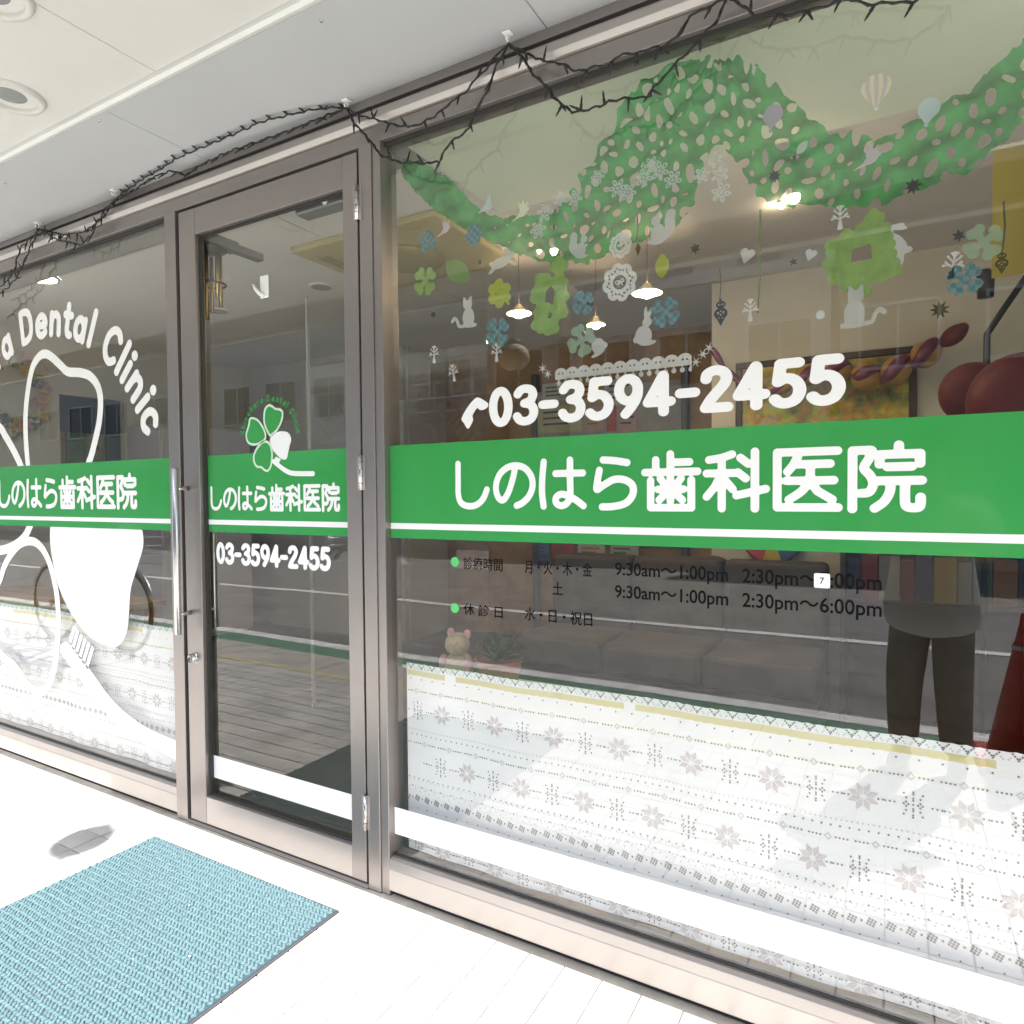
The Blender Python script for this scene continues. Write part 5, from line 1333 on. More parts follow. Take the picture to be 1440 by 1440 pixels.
# notice board with papers
nb = thing("notice_board", "grey framed notice board on the brown panelled wall", "board")
n0, n1 = (-1.2214, 3.3800, 2.3180), (0.0138, 3.3800, 2.2463)
obj("board", *box(n0[0], n1[0], 3.395, 3.44, 0.85, 2.10), mat=mat("grey_board_felt", (0.36, 0.35, 0.33), rough=0.8, noise=0.1), parent=nb)
for xx in (n0[0] - 0.03, n1[0]):
    bev(obj("post", *box(xx, xx + 0.045, 3.37, 3.445, 0, 2.25), mat=mat("dark_grey_post", (0.10, 0.10, 0.10), rough=0.5), parent=nb), 0.003, 1)
PAPERS = [
 ((-1.1557, 3.3800, 2.1638), (-0.9093, 3.3800, 2.0150), (0.55, 0.52, 0.46), "pale paper at top left of the notice board"),
 ((-0.8704, 3.3800, 2.1503), (-0.6240, 3.3800, 1.9706), (0.55, 0.38, 0.05), "yellow leaflet at the top of the notice board"),
 ((-0.5990, 3.3800, 2.1430), (-0.3070, 3.3800, 1.9362), (0.58, 0.55, 0.5), "white leaflet at top right of the notice board"),
 ((-1.1973, 3.3800, 1.9776), (-0.7973, 3.3800, 1.7541), (0.5, 0.5, 0.3), "pale yellow poster with a green hill"),
 ((-0.7713, 3.3800, 1.9473), (-0.6130, 3.3800, 1.7443), (0.5, 0.33, 0.28), "pink face card beside the yellow poster"),
 ((-0.5879, 3.3800, 1.9455), (-0.5053, 3.3800, 1.7385), (0.5, 0.1, 0.09), "narrow red slip on the notice board"),
 ((-0.4926, 3.3800, 1.9386), (-0.3305, 3.3800, 1.7292), (0.48, 0.33, 0.3), "pink face card at the notice board's right"),
 ((-1.2065, 3.3800, 0.8307), (-1.1007, 3.3800, 0.6789), (0.15, 0.2, 0.35), "blue paper low on the notice board"),
 ((-1.0730, 3.3800, 0.8347), (-0.8794, 3.3800, 0.7060), (0.5, 0.08, 0.07), "red headed paper low on the notice board"),
 ((-0.8405, 3.3800, 0.8415), (-0.6059, 3.3800, 0.6889), (0.55, 0.54, 0.5), "white paper low on the notice board"),
 ((-0.5569, 3.3800, 0.8499), (-0.3224, 3.3800, 0.6848), (0.5, 0.48, 0.42), "beige paper at lower right of the notice board"),
]
for a, b, c, lab in PAPERS:
    pp = thing("paper_notice", lab, "paper", "papers pinned on the notice board")
    obj("sheet", *box(a[0], b[0], 3.388, 3.3905, b[2], a[2]), mat=mat("paper_%d" % len(MATS), c, rough=0.8, noise=0.12, nscale=25), parent=pp)
    w, h = b[0] - a[0], a[2] - b[2]
    for k in range(3):
        z = a[2] - h * (0.2 + 0.22 * k)
        obj("print_block", *box(a[0] + w * 0.12, a[0] + w * (0.55 + 0.13 * ((k * 5 + len(lab)) % 3)), 3.3862, 3.3872, z - h * 0.08, z), mat=mat("print_ink_%d" % (len(lab) % 4), [(0.10, 0.10, 0.12), (0.35, 0.06, 0.05), (0.08, 0.15, 0.10), (0.30, 0.20, 0.03)][len(lab) % 4], rough=0.8), parent=pp)
# coat stand at the right
cs = thing("floor_lamp", "dark metal floor lamp with bent arm at the right edge", "lamp")
p0, p1 = (1.7400, 1.9000, 1.9179), (1.8791, 1.9000, 2.1516)
DM = mat("dark_metal", (0.05, 0.05, 0.05), rough=0.35, metal=0.6)
obj("pole", *tube([(p0[0], 1.9, 0.0), (p0[0], 1.9, p0[2] - 0.12), p0, (p0[0] + 0.07, 1.9, p0[2] + 0.12), p1], 0.013, 10), mat=DM, parent=cs, smooth=True)
obj("base", *lathe([(0.15, 0.001), (0.15, 0.02), (0.03, 0.035)], (p0[0], 1.9, 0), 24), mat=DM, parent=cs, smooth=True)
q = (1.7331, 1.9000, 2.1247)
obj("shade", *lathe([(0.03, -0.05), (0.034, 0.05), (0.016, 0.07)], q, 16), mat=DM, parent=cs, smooth=True)
# yellow banner
bn = thing("fabric_banner", "olive yellow fabric banner hanging at the right edge", "banner")
b0 = (1.6207, 0.6200, 2.1140); b1 = (1.6170, 0.6200, 1.8245)
V, Fc = [], []
for i in range(25):
    x = b0[0] + 0.03 * i
    y = 0.62 + 0.012 * math.sin(i * 0.9)
    V += [(x, y, 2.17), (x, y, b1[2] + 0.05 * (i / 24))]
    if i: Fc.append((2 * i - 2, 2 * i - 1, 2 * i + 1, 2 * i))
obj("cloth", V, Fc, mat=thin("olive_yellow_cloth", (0.42, 0.34, 0.08), 0.4), parent=bn, smooth=True)
obj("rod", *tube([(b0[0] - 0.02, 0.62, 2.172), (b0[0] + 0.76, 0.62, 2.172)], 0.005, 8), mat=WALL, parent=bn)
# ledge with plant and plush
lg = thing("window_ledge", "low pale ledge just inside the right window behind the curtain", "ledge")
bev(obj("top", *box(0.06, 0.75, 0.10, 0.34, 0.60, 0.625), mat=WALL, parent=lg), 0.003, 1)
for x in (0.09, 0.70):
    obj("support", *box(x, x + 0.03, 0.12, 0.32, 0.0, 0.599), mat=WALL, parent=lg)
LEAFM = thin("green_leaf", (0.06, 0.12, 0.035), 0.35, 0, 0.3, 30)
pl = thing("potted_plant", "leafy potted plant on the ledge just above the curtain top", "plant")
pc = (0.30, 0.20, 0.625)
obj("pot", *lathe([(0.055, 0.001), (0.075, 0.09), (0.08, 0.10), (0.07, 0.10), (0.065, 0.085), (0.01, 0.085)], pc, 20), mat=mat("terracotta_pot", (0.36, 0.16, 0.09), rough=0.8, noise=0.1), parent=pl, smooth=True)
for k in range(26):
    a = k * 2.4
    el_ = 0.35 + 0.9 * ((k * 7) % 10) / 10
    L = 0.10 + 0.06 * ((k * 3) % 5) / 5
    d = Vector((math.cos(a) * math.cos(el_), 0.6 * math.sin(a) * math.cos(el_), math.sin(el_)))
    b = Vector((pc[0], pc[1], pc[2] + 0.09))
    sd = d.cross(Vector((0, 0, 1))).normalized()
    m1, m2, e = b + d * L * 0.45, b + d * L * 0.8, b + d * L + Vector((0, 0, -0.03))
    w = 0.022
    obj("leaf", [b, m1 - sd * w, m1 + sd * w, m2 - sd * w * 0.8, m2 + sd * w * 0.8, e, m1 + Vector((0, 0, -0.006)), m2 + Vector((0, 0, -0.005))], [(0, 1, 6), (0, 6, 2), (1, 3, 7, 6), (6, 7, 4, 2), (3, 5, 7), (7, 5, 4)], mat=LEAFM, parent=pl)
ps_ = thing("plush_toy", "small beige and pink plush toy on the ledge above the curtain", "toy")
PLB = mat("beige_plush", (0.45, 0.36, 0.20), rough=0.95, noise=0.25, nscale=60, bump=0.6, bscale=250, sheen=0.4)
PLP = mat("pink_plush", (0.55, 0.28, 0.26), rough=0.95, noise=0.2, nscale=60, bump=0.6, bscale=250, sheen=0.4)
tx, ty, tz = 0.155, 0.19, 0.625
obj("body", *ellipsoid((tx, ty, tz + 0.055), 0.05, 0.045, 0.057, 16, 12), mat=PLB, parent=ps_, smooth=True)
hd = obj("head", *ellipsoid((tx, ty - 0.01, tz + 0.135), 0.042, 0.04, 0.038, 16, 12), mat=PLB, parent=ps_, smooth=True)
for s in (-1, 1):
    obj("ear", *ellipsoid((tx + s * 0.032, ty, tz + 0.168), 0.014, 0.01, 0.016, 10, 8), mat=PLP, parent=hd, smooth=True)
    obj("arm", *ellipsoid((tx + s * 0.048, ty - 0.02, tz + 0.07), 0.016, 0.018, 0.03, 10, 8), mat=PLP, parent=ps_, smooth=True)
    obj("foot", *ellipsoid((tx + s * 0.03, ty - 0.045, tz + 0.018), 0.018, 0.022, 0.018, 10, 8), mat=PLP, parent=ps_, smooth=True)
# left room: wreath, cabinet, files, bench
wr = thing("flower_wreath", "wreath of yellow and pink paper flowers on the left wall", "wreath")
wc = (-4.1900, 0.8247, 2.0106)
for k in range(26):
    a = 2 * math.pi * k / 26
    rr = 0.25 + 0.03 * math.sin(k * 2.7)
    c = (-4.165, wc[1] + rr * 0.8 * math.cos(a), wc[2] + rr * math.sin(a))
    m = (mat("yellow_paper_flower", (0.55, 0.38, 0.06), rough=0.9), mat("pink_paper_flower", (0.50, 0.24, 0.28), rough=0.9), mat("green_paper_leaf", (0.12, 0.16, 0.06), rough=0.9), mat("cream_paper_flower", (0.55, 0.48, 0.36), rough=0.9))[(k * 5) % 4]
    V, Fc = [], []
    for pz in range(6):
        b = pz * math.pi / 3 + k
        e1 = Vector((0.02, 0.06 * math.cos(b), 0.06 * math.sin(b))); e2 = Vector((0.012, 0.05 * math.cos(b + 0.5), 0.05 * math.sin(b + 0.5))); e3 = Vector((0.012, 0.05 * math.cos(b - 0.5), 0.05 * math.sin(b - 0.5)))
        n_ = len(V)
        V += [Vector(c), Vector(c) + e3, Vector(c) + e1, Vector(c) + e2]
        Fc.append((n_, n_ + 1, n_ + 2, n_ + 3))
    obj("flower", V, Fc, mat=m, parent=wr)
cb = thing("cabinet", "tall pinkish white cabinet beyond the left window", "cabinet")
CABM = mat("pale_cabinet_laminate", (0.58, 0.54, 0.55), rough=0.45, noise=0.04)
bev(obj("body", *box(-4.19, -3.75, 1.68, 2.55, 0.03, 1.84), mat=CABM, parent=cb), 0.006)
for y0, y1 in ((1.69, 2.11), (2.12, 2.54)):
    dd = bev(obj("door", *box(-3.7495, -3.735, y0, y1, 0.06, 1.82), mat=CABM, parent=cb), 0.003)
    obj("handle", *tube([(-3.72, y1 - 0.05 if y0 < 2 else y0 + 0.05, 0.95), (-3.72, y1 - 0.05 if y0 < 2 else y0 + 0.05, 1.15)], 0.006, 8), mat=STEEL, parent=dd)
obj("plinth", *box(-4.18, -3.77, 1.70, 2.53, 0, 0.029), mat=DARK, parent=cb)
for k, (c, nm) in enumerate((((0.50, 0.40, 0.06), "yellow"), ((0.45, 0.30, 0.05), "ochre"), ((0.18, 0.25, 0.06), "green"), ((0.40, 0.34, 0.10), "straw"))):
    fr_ = thing("file_box", nm + " file box on the rack in the dark doorway", "file box", "file boxes in the doorway")
    bev(obj("box", *box(-4.85, -4.62, 1.10 + 0.16 * k, 1.25 + 0.16 * k, 1.50, 1.80), mat=mat("file_" + nm, c, rough=0.7, noise=0.2, nscale=12), parent=fr_), 0.004)
    obj("grip", *box(-4.6195, -4.617, 1.15 + 0.16 * k, 1.20 + 0.16 * k, 1.66, 1.70), mat=DARK, parent=fr_)
rk = thing("file_rack", "dark open rack carrying the file boxes", "rack")
for z in (0.5, 1.0, 1.47):
    obj("shelf", *box(-4.89, -4.60, 1.05, 1.80, z, z + 0.025), mat=DM, parent=rk)
for y in (1.06, 1.78):
    obj("post", *join([box(-4.625, -4.605, y - 0.01, y + 0.01, 0, 0.499), box(-4.625, -4.605, y - 0.01, y + 0.01, 0.526, 0.999), box(-4.625, -4.605, y - 0.01, y + 0.01, 1.026, 1.469)]), mat=DM, parent=rk)
be = thing("wooden_bench", "light wood bench inside the left window behind the curtain", "bench")
WOODL = mat("oak_bench_wood", (0.42, 0.25, 0.10), rough=0.5, noise=0.25, nscale=5)
for k in range(3):
    bev(obj("seat_board", *box(-3.9, -2.35, 0.42 + 0.13 * k, 0.54 + 0.13 * k, 0.60, 0.64), mat=WOODL, parent=be), 0.004)
for x in (-3.8, -3.1, -2.45):
    for y in (0.46, 0.72):
        obj("leg", *box(x, x + 0.05, y, y + 0.05, 0, 0.599), mat=WOODL, parent=be)
# door fittings inside
ch = thing("door_chime", "hanging door chime with gold tubes at the door's top left", "chime")
cp = (-0.8801, 0.0600, 2.1900)
obj("disc", *lathe([(0.001, 0.012), (0.055, 0.006), (0.058, 0.0), (0.05, -0.006), (0.001, -0.008)], cp, 24), mat=DM, parent=ch, smooth=True)
for k in range(5):
    a = k * 1.257
    obj("chime_tube", *tube([(cp[0] + 0.032 * math.cos(a), cp[1] + 0.032 * math.sin(a), cp[2] - 0.015), (cp[0] + 0.032 * math.cos(a), cp[1] + 0.032 * math.sin(a), cp[2] - 0.19 - 0.02 * k)], 0.008, 10), mat=mat("brass_tube", (0.55, 0.40, 0.16), rough=0.3, metal=1.0), parent=ch, smooth=True)
obj("ring", *tube([(cp[0] + 0.05 * math.cos(2 * math.pi * k / 20), cp[1] + 0.05 * math.sin(2 * math.pi * k / 20), cp[2] - 0.13) for k in range(21)], 0.004, 6), mat=DM, parent=ch, smooth=True)
obj("bracket", *box(cp[0] - 0.075, cp[0] - 0.05, 0.013, cp[1] + 0.01, cp[2] - 0.004, cp[2] + 0.03), mat=DM, parent=ch)
cl = thing("door_closer", "grey door closer arm at the top of the glass door", "door closer")
k0, k1 = (-0.9081, 0.0816), (-0.9123, 0.3164)
kx = (k0[0] + k1[0]) / 2
bev(obj("body", *box(kx - 0.028, kx + 0.028, 0.0105, k1[1] * 0.6, 2.222, 2.262), mat=mat("grey_closer_metal", (0.22, 0.23, 0.23), rough=0.4, metal=0.5), parent=cl), 0.004)
bev(obj("arm", *box(kx - 0.020, kx + 0.020, k1[1] * 0.6 + 0.001, k1[1], 2.226, 2.256), mat=mat("grey_closer_metal", (0.22, 0.23, 0.23)), parent=cl), 0.003)
sn = thing("door_sensor", "small grey sensor unit at the top right of the door", "sensor")
sp = (-0.2553, 0.0500, 2.2150)
bev(obj("case", *box(sp[0] - 0.13, sp[0] + 0.10, 0.02, 0.08, sp[2] - 0.012, sp[2] + 0.05), mat=mat("grey_closer_metal", (0.22, 0.23, 0.23)), parent=sn), 0.006)
obj("lens", *ellipsoid((sp[0] + 0.01, 0.021, sp[2] + 0.012), 0.014, 0.012, 0.018, 12, 8), mat=HOOKP, parent=sn, smooth=True)
hk = thing("door_hook", "white plastic hook stuck high on the door glass", "hook")
hc = (-0.5124, 1.9735)
hk.location = (hc[0], -0.0008, hc[1])
bev(obj("plate", *box(-0.020, 0.020, -0.007, 0.0, -0.036, 0.042), mat=HOOKP, parent=hk), 0.006, 3)
obj("prong", *tube([(0, -0.005, -0.028), (-0.012, -0.016, -0.022), (-0.026, -0.022, -0.004), (-0.034, -0.022, 0.012)], [0.008, 0.007, 0.006, 0.005], 8), mat=HOOKP, parent=hk, smooth=True)
ac = thing("ceiling_air_conditioner", "yellowed ceiling cassette air conditioner seen through the door", "air conditioner")
a0 = (-1.2511, 0.7829)
AX0, AY0 = a0[0], a0[1]
YEL = mat("yellowed_plastic", (0.52, 0.46, 0.24), rough=0.5, noise=0.05)
bev(obj("panel", *box(AX0, AX0 + 0.9, AY0, AY0 + 0.72, 2.468, 2.4985), mat=YEL, parent=ac), 0.01, 3)
obj("grille", *lathe([(0.20, 2.4675), (0.19, 2.455), (0.12, 2.450), (0.001, 2.449)], (AX0 + 0.45, AY0 + 0.36, 0), 32), mat=mat("yellowed_grille", (0.36, 0.31, 0.15), rough=0.6), parent=ac, smooth=True)
for k in range(3):
    obj("louvre", *box(AX0 + 0.08 + 0.02 * k, AX0 + 0.095 + 0.02 * k, AY0 + 0.12, AY0 + 0.6, 2.458, 2.4675), mat=mat("yellowed_grille", (0.36, 0.31, 0.15)), parent=ac)
for c, lab in (((-1.5796, 1.3227), "unlit recessed ceiling light nearer the door's right side"), ((-2.5528, 1.3453), "unlit recessed ceiling light near the door's left side")):
    d_ = thing("recessed_light", lab, "ceiling light", "unlit recessed lights inside the clinic")
    obj("trim", *lathe([(0.075, 2.4995), (0.072, 2.492), (0.06, 2.490)], (c[0], c[1], 0), 24, cap=False), mat=CEIL, parent=d_, smooth=True)
    obj("lens", *lathe([(0.0595, 2.494), (0.001, 2.493)], (c[0], c[1], 0), 24, cap=False), mat=mat("dim_lens", (0.30, 0.30, 0.27), rough=0.3), parent=d_)
lr = thing("recessed_light", "bright lit round ceiling light inside the top of the left window", "ceiling light")
c = (-2.8169, 0.3797)
obj("trim", *lathe([(0.105, 2.4995), (0.102, 2.490), (0.09, 2.488)], (c[0], c[1], 0), 28, cap=False), mat=CEIL, parent=lr, smooth=True)
obj("lens", *lathe([(0.0895, 2.493), (0.001, 2.491)], (c[0], c[1], 0), 28, cap=False), mat=emit("lit_ceiling_lens", (1.0, 0.95, 0.86), 45.0), parent=lr)
sf = thing("added_dark_sofa", "dark taupe sofa added along the back wall so street reflections show", "sofa")  # added dark mass behind the glass, lets the street reflection show
SOFA = mat("dark_brown_leatherette", (0.085, 0.075, 0.066), rough=0.7, noise=0.2, nscale=6)
bev(obj("base", *box(-0.55, 1.10, 1.80, 2.44, 0.06, 0.25), mat=SOFA, parent=sf), 0.015, 3)
for k in range(3):
    a = -0.54 + 0.547 * k
    bev(obj("seat_cushion", *box(a, a + 0.54, 1.78, 2.28, 0.252, 0.42), mat=SOFA, parent=sf), 0.03, 3)
    bev(obj("back_cushion", *box(a, a + 0.54, 2.285, 2.45, 0.252, 0.86), mat=SOFA, parent=sf), 0.03, 3)
for x in (-0.5, 1.0):
    for y in (1.84, 2.36):
        obj("leg", *box(x, x + 0.05, y, y + 0.05, 0, 0.059), mat=DARK, parent=sf)
gs = thing("glass_screen", "inner glass wind screen standing behind the entrance door", "screen")
g0 = (-1.5837, 1.2000, 1.8178)
obj("pane", *box(g0[0] + 0.012, -0.35, 1.2, 1.208, 0.02, 2.35), mat=GLASS, parent=gs)
obj("edge", *box(g0[0], g0[0] + 0.0115, 1.196, 1.212, 0.0, 2.4), mat=mat("pale_edge_strip", (0.55, 0.55, 0.52), rough=0.4), parent=gs)
obj("shoe", *box(g0[0] + 0.013, -0.35, 1.194, 1.214, 0.0, 0.0195), mat=STEEL, parent=gs)

# ================================================================ ACROSS THE STREET (seen mirrored in the glass)
def facade(name, x0, x1, yf, h, m, label, floors, cols, glass=None, depth=8.0, balcony=None, z0=0.9, fh=2.9):
    t = thing(name, label, "building", "houses across the street")
    PANE = mat("dark_window_pane", (0.05, 0.055, 0.06), rough=0.3, spec=0.3)
    FR = mat("pale_window_frame", (0.55, 0.55, 0.53), rough=0.5)
    obj("wall", *box(x0, x1, yf - depth, yf, -0.06, h), mat=m, parent=t)
    obj("parapet", *box(x0 - 0.08, x1 + 0.08, yf - 0.3, yf + 0.10, h + 0.001, h + 0.25), mat=FR, parent=t)
    w = (x1 - x0) / cols
    for f in range(floors):
        for c in range(cols):
            cx = x0 + w * (c + 0.5)
            za = z0 + fh * f
            hh = 1.25 if f else 1.5
            ww = min(1.7, w * 0.62)
            wd = obj("window", *join([box(cx - ww / 2 - 0.06, cx + ww / 2 + 0.06, yf + 0.001, yf + 0.05, za + hh, za + hh + 0.07), box(cx - ww / 2 - 0.06, cx + ww / 2 + 0.06, yf + 0.001, yf + 0.08, za - 0.07, za),
                                      box(cx - ww / 2 - 0.06, cx - ww / 2, yf + 0.001, yf + 0.05, za + 0.001, za + hh - 0.001), box(cx + ww / 2, cx + ww / 2 + 0.06, yf + 0.001, yf + 0.05, za + 0.001, za + hh - 0.001), box(cx - 0.025, cx + 0.025, yf + 0.001, yf + 0.045, za + 0.001, za + hh - 0.001)]), mat=FR, parent=t)
            obj("pane", *box(cx - ww / 2 + 0.001, cx + ww / 2 - 0.001, yf + 0.002, yf + 0.02, za + 0.002, za + hh - 0.002), mat=PANE, parent=wd)
    if balcony:
        a, b, zb = balcony
        bl = obj("balcony", *join([box(a, b, yf + 0.06, yf + 1.0, zb - 0.12, zb), box(a, b, yf + 0.94, yf + 1.0, zb + 0.001, zb + 1.05), box(a, a + 0.06, yf + 0.06, yf + 0.939, zb + 0.001, zb + 1.05), box(b - 0.06, b, yf + 0.06, yf + 0.939, zb + 0.001, zb + 1.05)]), mat=mat("dark_balcony_panel", (0.10, 0.10, 0.105), rough=0.6), parent=t)
        obj("handrail", *box(a - 0.02, b + 0.02, yf + 0.93, yf + 1.02, zb + 1.051, zb + 1.10), mat=FR, parent=bl)
    return t
B1 = mat("beige_tile_cladding", (0.40, 0.36, 0.29), rough=0.7, noise=0.15, nscale=4)
B2 = mat("pale_grey_cladding", (0.46, 0.44, 0.40), rough=0.7, noise=0.1, nscale=3)
B3 = mat("brown_mortar", (0.26, 0.20, 0.15), rough=0.8, noise=0.15, nscale=3)
facade("townhouse", -48.0, -22.2, -14.2, 9.5, B1, "long beige apartment block far to the left, extended to hide mirrored sky", 3, 10)  # house row stretched and raised here to close off mirrored sky
facade("townhouse", -22.0, -13.2, -14.2, 6.6, B2, "pale grey townhouse at far left across the street", 2, 4)
facade("townhouse", -13.0, -6.2, -14.2, 6.9, B1, "beige townhouse with a dark balcony across the street", 2, 3, balcony=(-12.2, -7.6, 2.8))
facade("townhouse", -6.0, 0.2, -14.5, 6.2, B2, "pale townhouse straight across the street", 2, 3)
facade("townhouse", 0.4, 7.0, -14.3, 7.2, B3, "brown townhouse across the street to the right", 2, 3)
facade("townhouse", 7.2, 20.0, -14.2, 6.4, B1, "beige townhouse at far right across the street", 2, 5)
facade("sky_blocker", -75.0, -32.0, -27.0, 15.0, B1, "tall beige block added behind the left houses to hide mirrored sky", 4, 12)  # tall blocks added to keep open sky out of the glass reflections
facade("sky_blocker", -31.5, -9.0, -26.0, 13.0, B3, "brown block added behind the balcony house to hide mirrored sky", 4, 7)
facade("sky_blocker", -8.5, 12.0, -27.0, 13.5, B2, "pale block added behind the middle houses to hide mirrored sky", 4, 6)
facade("sky_blocker", 12.5, 45.0, -26.0, 14.0, B1, "beige block added behind the right houses to hide mirrored sky", 4, 9)
# unseen hanging lantern, added to cast the round shadow on the pavement
ln = thing("added_shadow_lantern", "unseen round lantern added on a cord from the canopy edge to cast the round shadow", "lantern")
lx, ly, lz = -0.64, -1.985, 2.09
obj("body", *ellipsoid((lx, ly, lz), 0.098, 0.098, 0.085, 24, 14), mat=mat("lantern_paper", (0.5, 0.45, 0.36), rough=0.7), parent=ln, smooth=True)
obj("cap", *lathe([(0.05, 0.075), (0.045, 0.10), (0.01, 0.105)], (lx, ly, lz), 16), mat=DM, parent=ln, smooth=True)
obj("tassel", *tube([(lx, ly, lz - 0.08), (lx + 0.02, ly, lz - 0.13), (lx + 0.05, ly, lz - 0.15)], [0.02, 0.014, 0.004], 8), mat=DM, parent=ln, smooth=True)
obj("cord", *tube([(lx, ly, lz + 0.10), (lx, ly, 2.47)], 0.005, 6), mat=DM, parent=ln)
# traffic cone with bar
cn = thing("traffic_cone", "red traffic cone with a yellow bar ring at the kerb", "cone")
cx_, cy_ = 1.93, -2.12
CONEM = mat("red_cone_plastic", (0.42, 0.025, 0.02), rough=0.4)
obj("body", *lathe([(0.155, 0.03), (0.035, 0.66), (0.032, 0.69), (0.018, 0.70)], (cx_, cy_, -0.004), 28), mat=CONEM, parent=cn, smooth=True)
bev(obj("base", *box(cx_ - 0.19, cx_ + 0.19, cy_ - 0.19, cy_ + 0.19, -0.004, 0.03), mat=CONEM, parent=cn), 0.01)
obj("collar", *lathe([(0.062, 0.528), (0.066, 0.535), (0.060, 0.548)], (cx_, cy_, 0), 24, cap=False), mat=mat("grey_collar", (0.5, 0.5, 0.5), rough=0.4), parent=cn, smooth=True)
obj("bar", *tube([(cx_ + 0.07, cy_, 0.50), (cx_ + 1.6, cy_, 0.50)], 0.018, 12), mat=mat("yellow_bar", (0.65, 0.42, 0.02), rough=0.4), parent=cn, smooth=True)
# bicycle
bi = thing("bicycle", "city bicycle parked at the kerb left of the shop", "bicycle")
RUB = mat("black_rubber", (0.02, 0.02, 0.02), rough=0.7)
BF = mat("silver_bike_paint", (0.5, 0.52, 0.53), rough=0.25, metal=0.8)
bx_, by_ = -3.95, -1.50
def circ(c, r_, n=36): return [(c[0] + r_ * math.cos(2 * math.pi * k / n), c[1], c[2] + r_ * math.sin(2 * math.pi * k / n)) for k in range(n + 1)]
for dx in (0.0, -1.08):
    w = obj("wheel", *join([tube(circ((bx_ + dx, by_, 0.335), 0.305), 0.011, 8, False)] + [tube([(bx_ + dx, by_, 0.335), (bx_ + dx + 0.3 * math.cos(k * math.pi / 9), by_, 0.335 + 0.3 * math.sin(k * math.pi / 9))], 0.0016, 4) for k in range(18)] + [tube([(bx_ + dx, by_ - 0.04, 0.335), (bx_ + dx, by_ + 0.04, 0.335)], 0.02, 10)]), mat=STEEL, parent=bi, smooth=True)
    obj("tyre", *tube(circ((bx_ + dx, by_, 0.335), 0.322), 0.017, 8, False), mat=RUB, parent=w, smooth=True)
    obj("mudguard", *tube([(bx_ + dx + 0.355 * math.cos(R(a)), by_, 0.335 + 0.355 * math.sin(R(a))) for a in range(20, 170, 10)], 0.016, 6), mat=BF, parent=bi, smooth=True)
bbk, st_, hdp = (bx_ - 0.62, by_, 0.30), (bx_ - 0.78, by_, 0.75), (bx_ - 0.20, by_, 0.78)
obj("frame", *join([tube([bbk, st_], 0.016, 8), tube([bbk, hdp], 0.02, 8), tube([(bx_ - 0.70, by_, 0.52), (bx_ - 0.19, by_, 0.70)], 0.016, 8), tube([(bx_ - 1.08, by_, 0.335), bbk], 0.01, 8), tube([(bx_ - 1.08, by_, 0.335), (bx_ - 0.75, by_, 0.66)], 0.01, 8), tube([(bx_, by_, 0.335), (bx_ - 0.12, by_, 0.60), (bx_ - 0.22, by_, 0.90)], 0.014, 8)]), mat=BF, parent=bi, smooth=True)
obj("saddle", *ellipsoid((bx_ - 0.82, by_, 0.86), 0.13, 0.08, 0.035, 16, 8), mat=RUB, parent=bi, smooth=True)
obj("seat_post", *tube([st_, (bx_ - 0.81, by_, 0.84)], 0.012, 8), mat=STEEL, parent=bi)
obj("handlebar", *tube([(bx_ - 0.42, by_ - 0.27, 0.98), (bx_ - 0.26, by_ - 0.24, 1.02), (bx_ - 0.22, by_, 0.94), (bx_ - 0.26, by_ + 0.24, 1.02), (bx_ - 0.42, by_ + 0.27, 0.98)], 0.011, 8), mat=STEEL, parent=bi, smooth=True)
bsk = []
for k in range(9):
    a = k / 8
    bsk += [tube([(bx_ - 0.05 + 0.26 * a, by_ - 0.16, 0.70), (bx_ - 0.08 + 0.32 * a, by_ - 0.18, 0.93)], 0.003, 4), tube([(bx_ - 0.05 + 0.26 * a, by_ + 0.16, 0.70), (bx_ - 0.08 + 0.32 * a, by_ + 0.18, 0.93)], 0.003, 4)]
for z, e in ((0.70, 0.0), (0.78, 0.01), (0.86, 0.02), (0.93, 0.03)):
    bsk.append(tube([(bx_ - 0.05 - e, by_ - 0.16 - e * 0.6, z), (bx_ + 0.21 + e, by_ - 0.16 - e * 0.6, z), (bx_ + 0.21 + e, by_ + 0.16 + e * 0.6, z), (bx_ - 0.05 - e, by_ + 0.16 + e * 0.6, z), (bx_ - 0.05 - e, by_ - 0.16 - e * 0.6, z)], 0.004, 5))
obj("basket", *join(bsk), mat=BF, parent=bi)
obj("crank", *join([tube(circ(bbk, 0.09, 24), 0.005, 6, False), tube([bbk, (bbk[0] + 0.15, by_ - 0.06, 0.24)], 0.008, 6), tube([bbk, (bbk[0] - 0.15, by_ + 0.06, 0.36)], 0.008, 6)]), mat=STEEL, parent=bi)
obj("stand", *tube([(bx_ - 1.06, by_ + 0.03, 0.33), (bx_ - 1.16, by_ + 0.14, 0.012)], 0.009, 6), mat=STEEL, parent=bi)

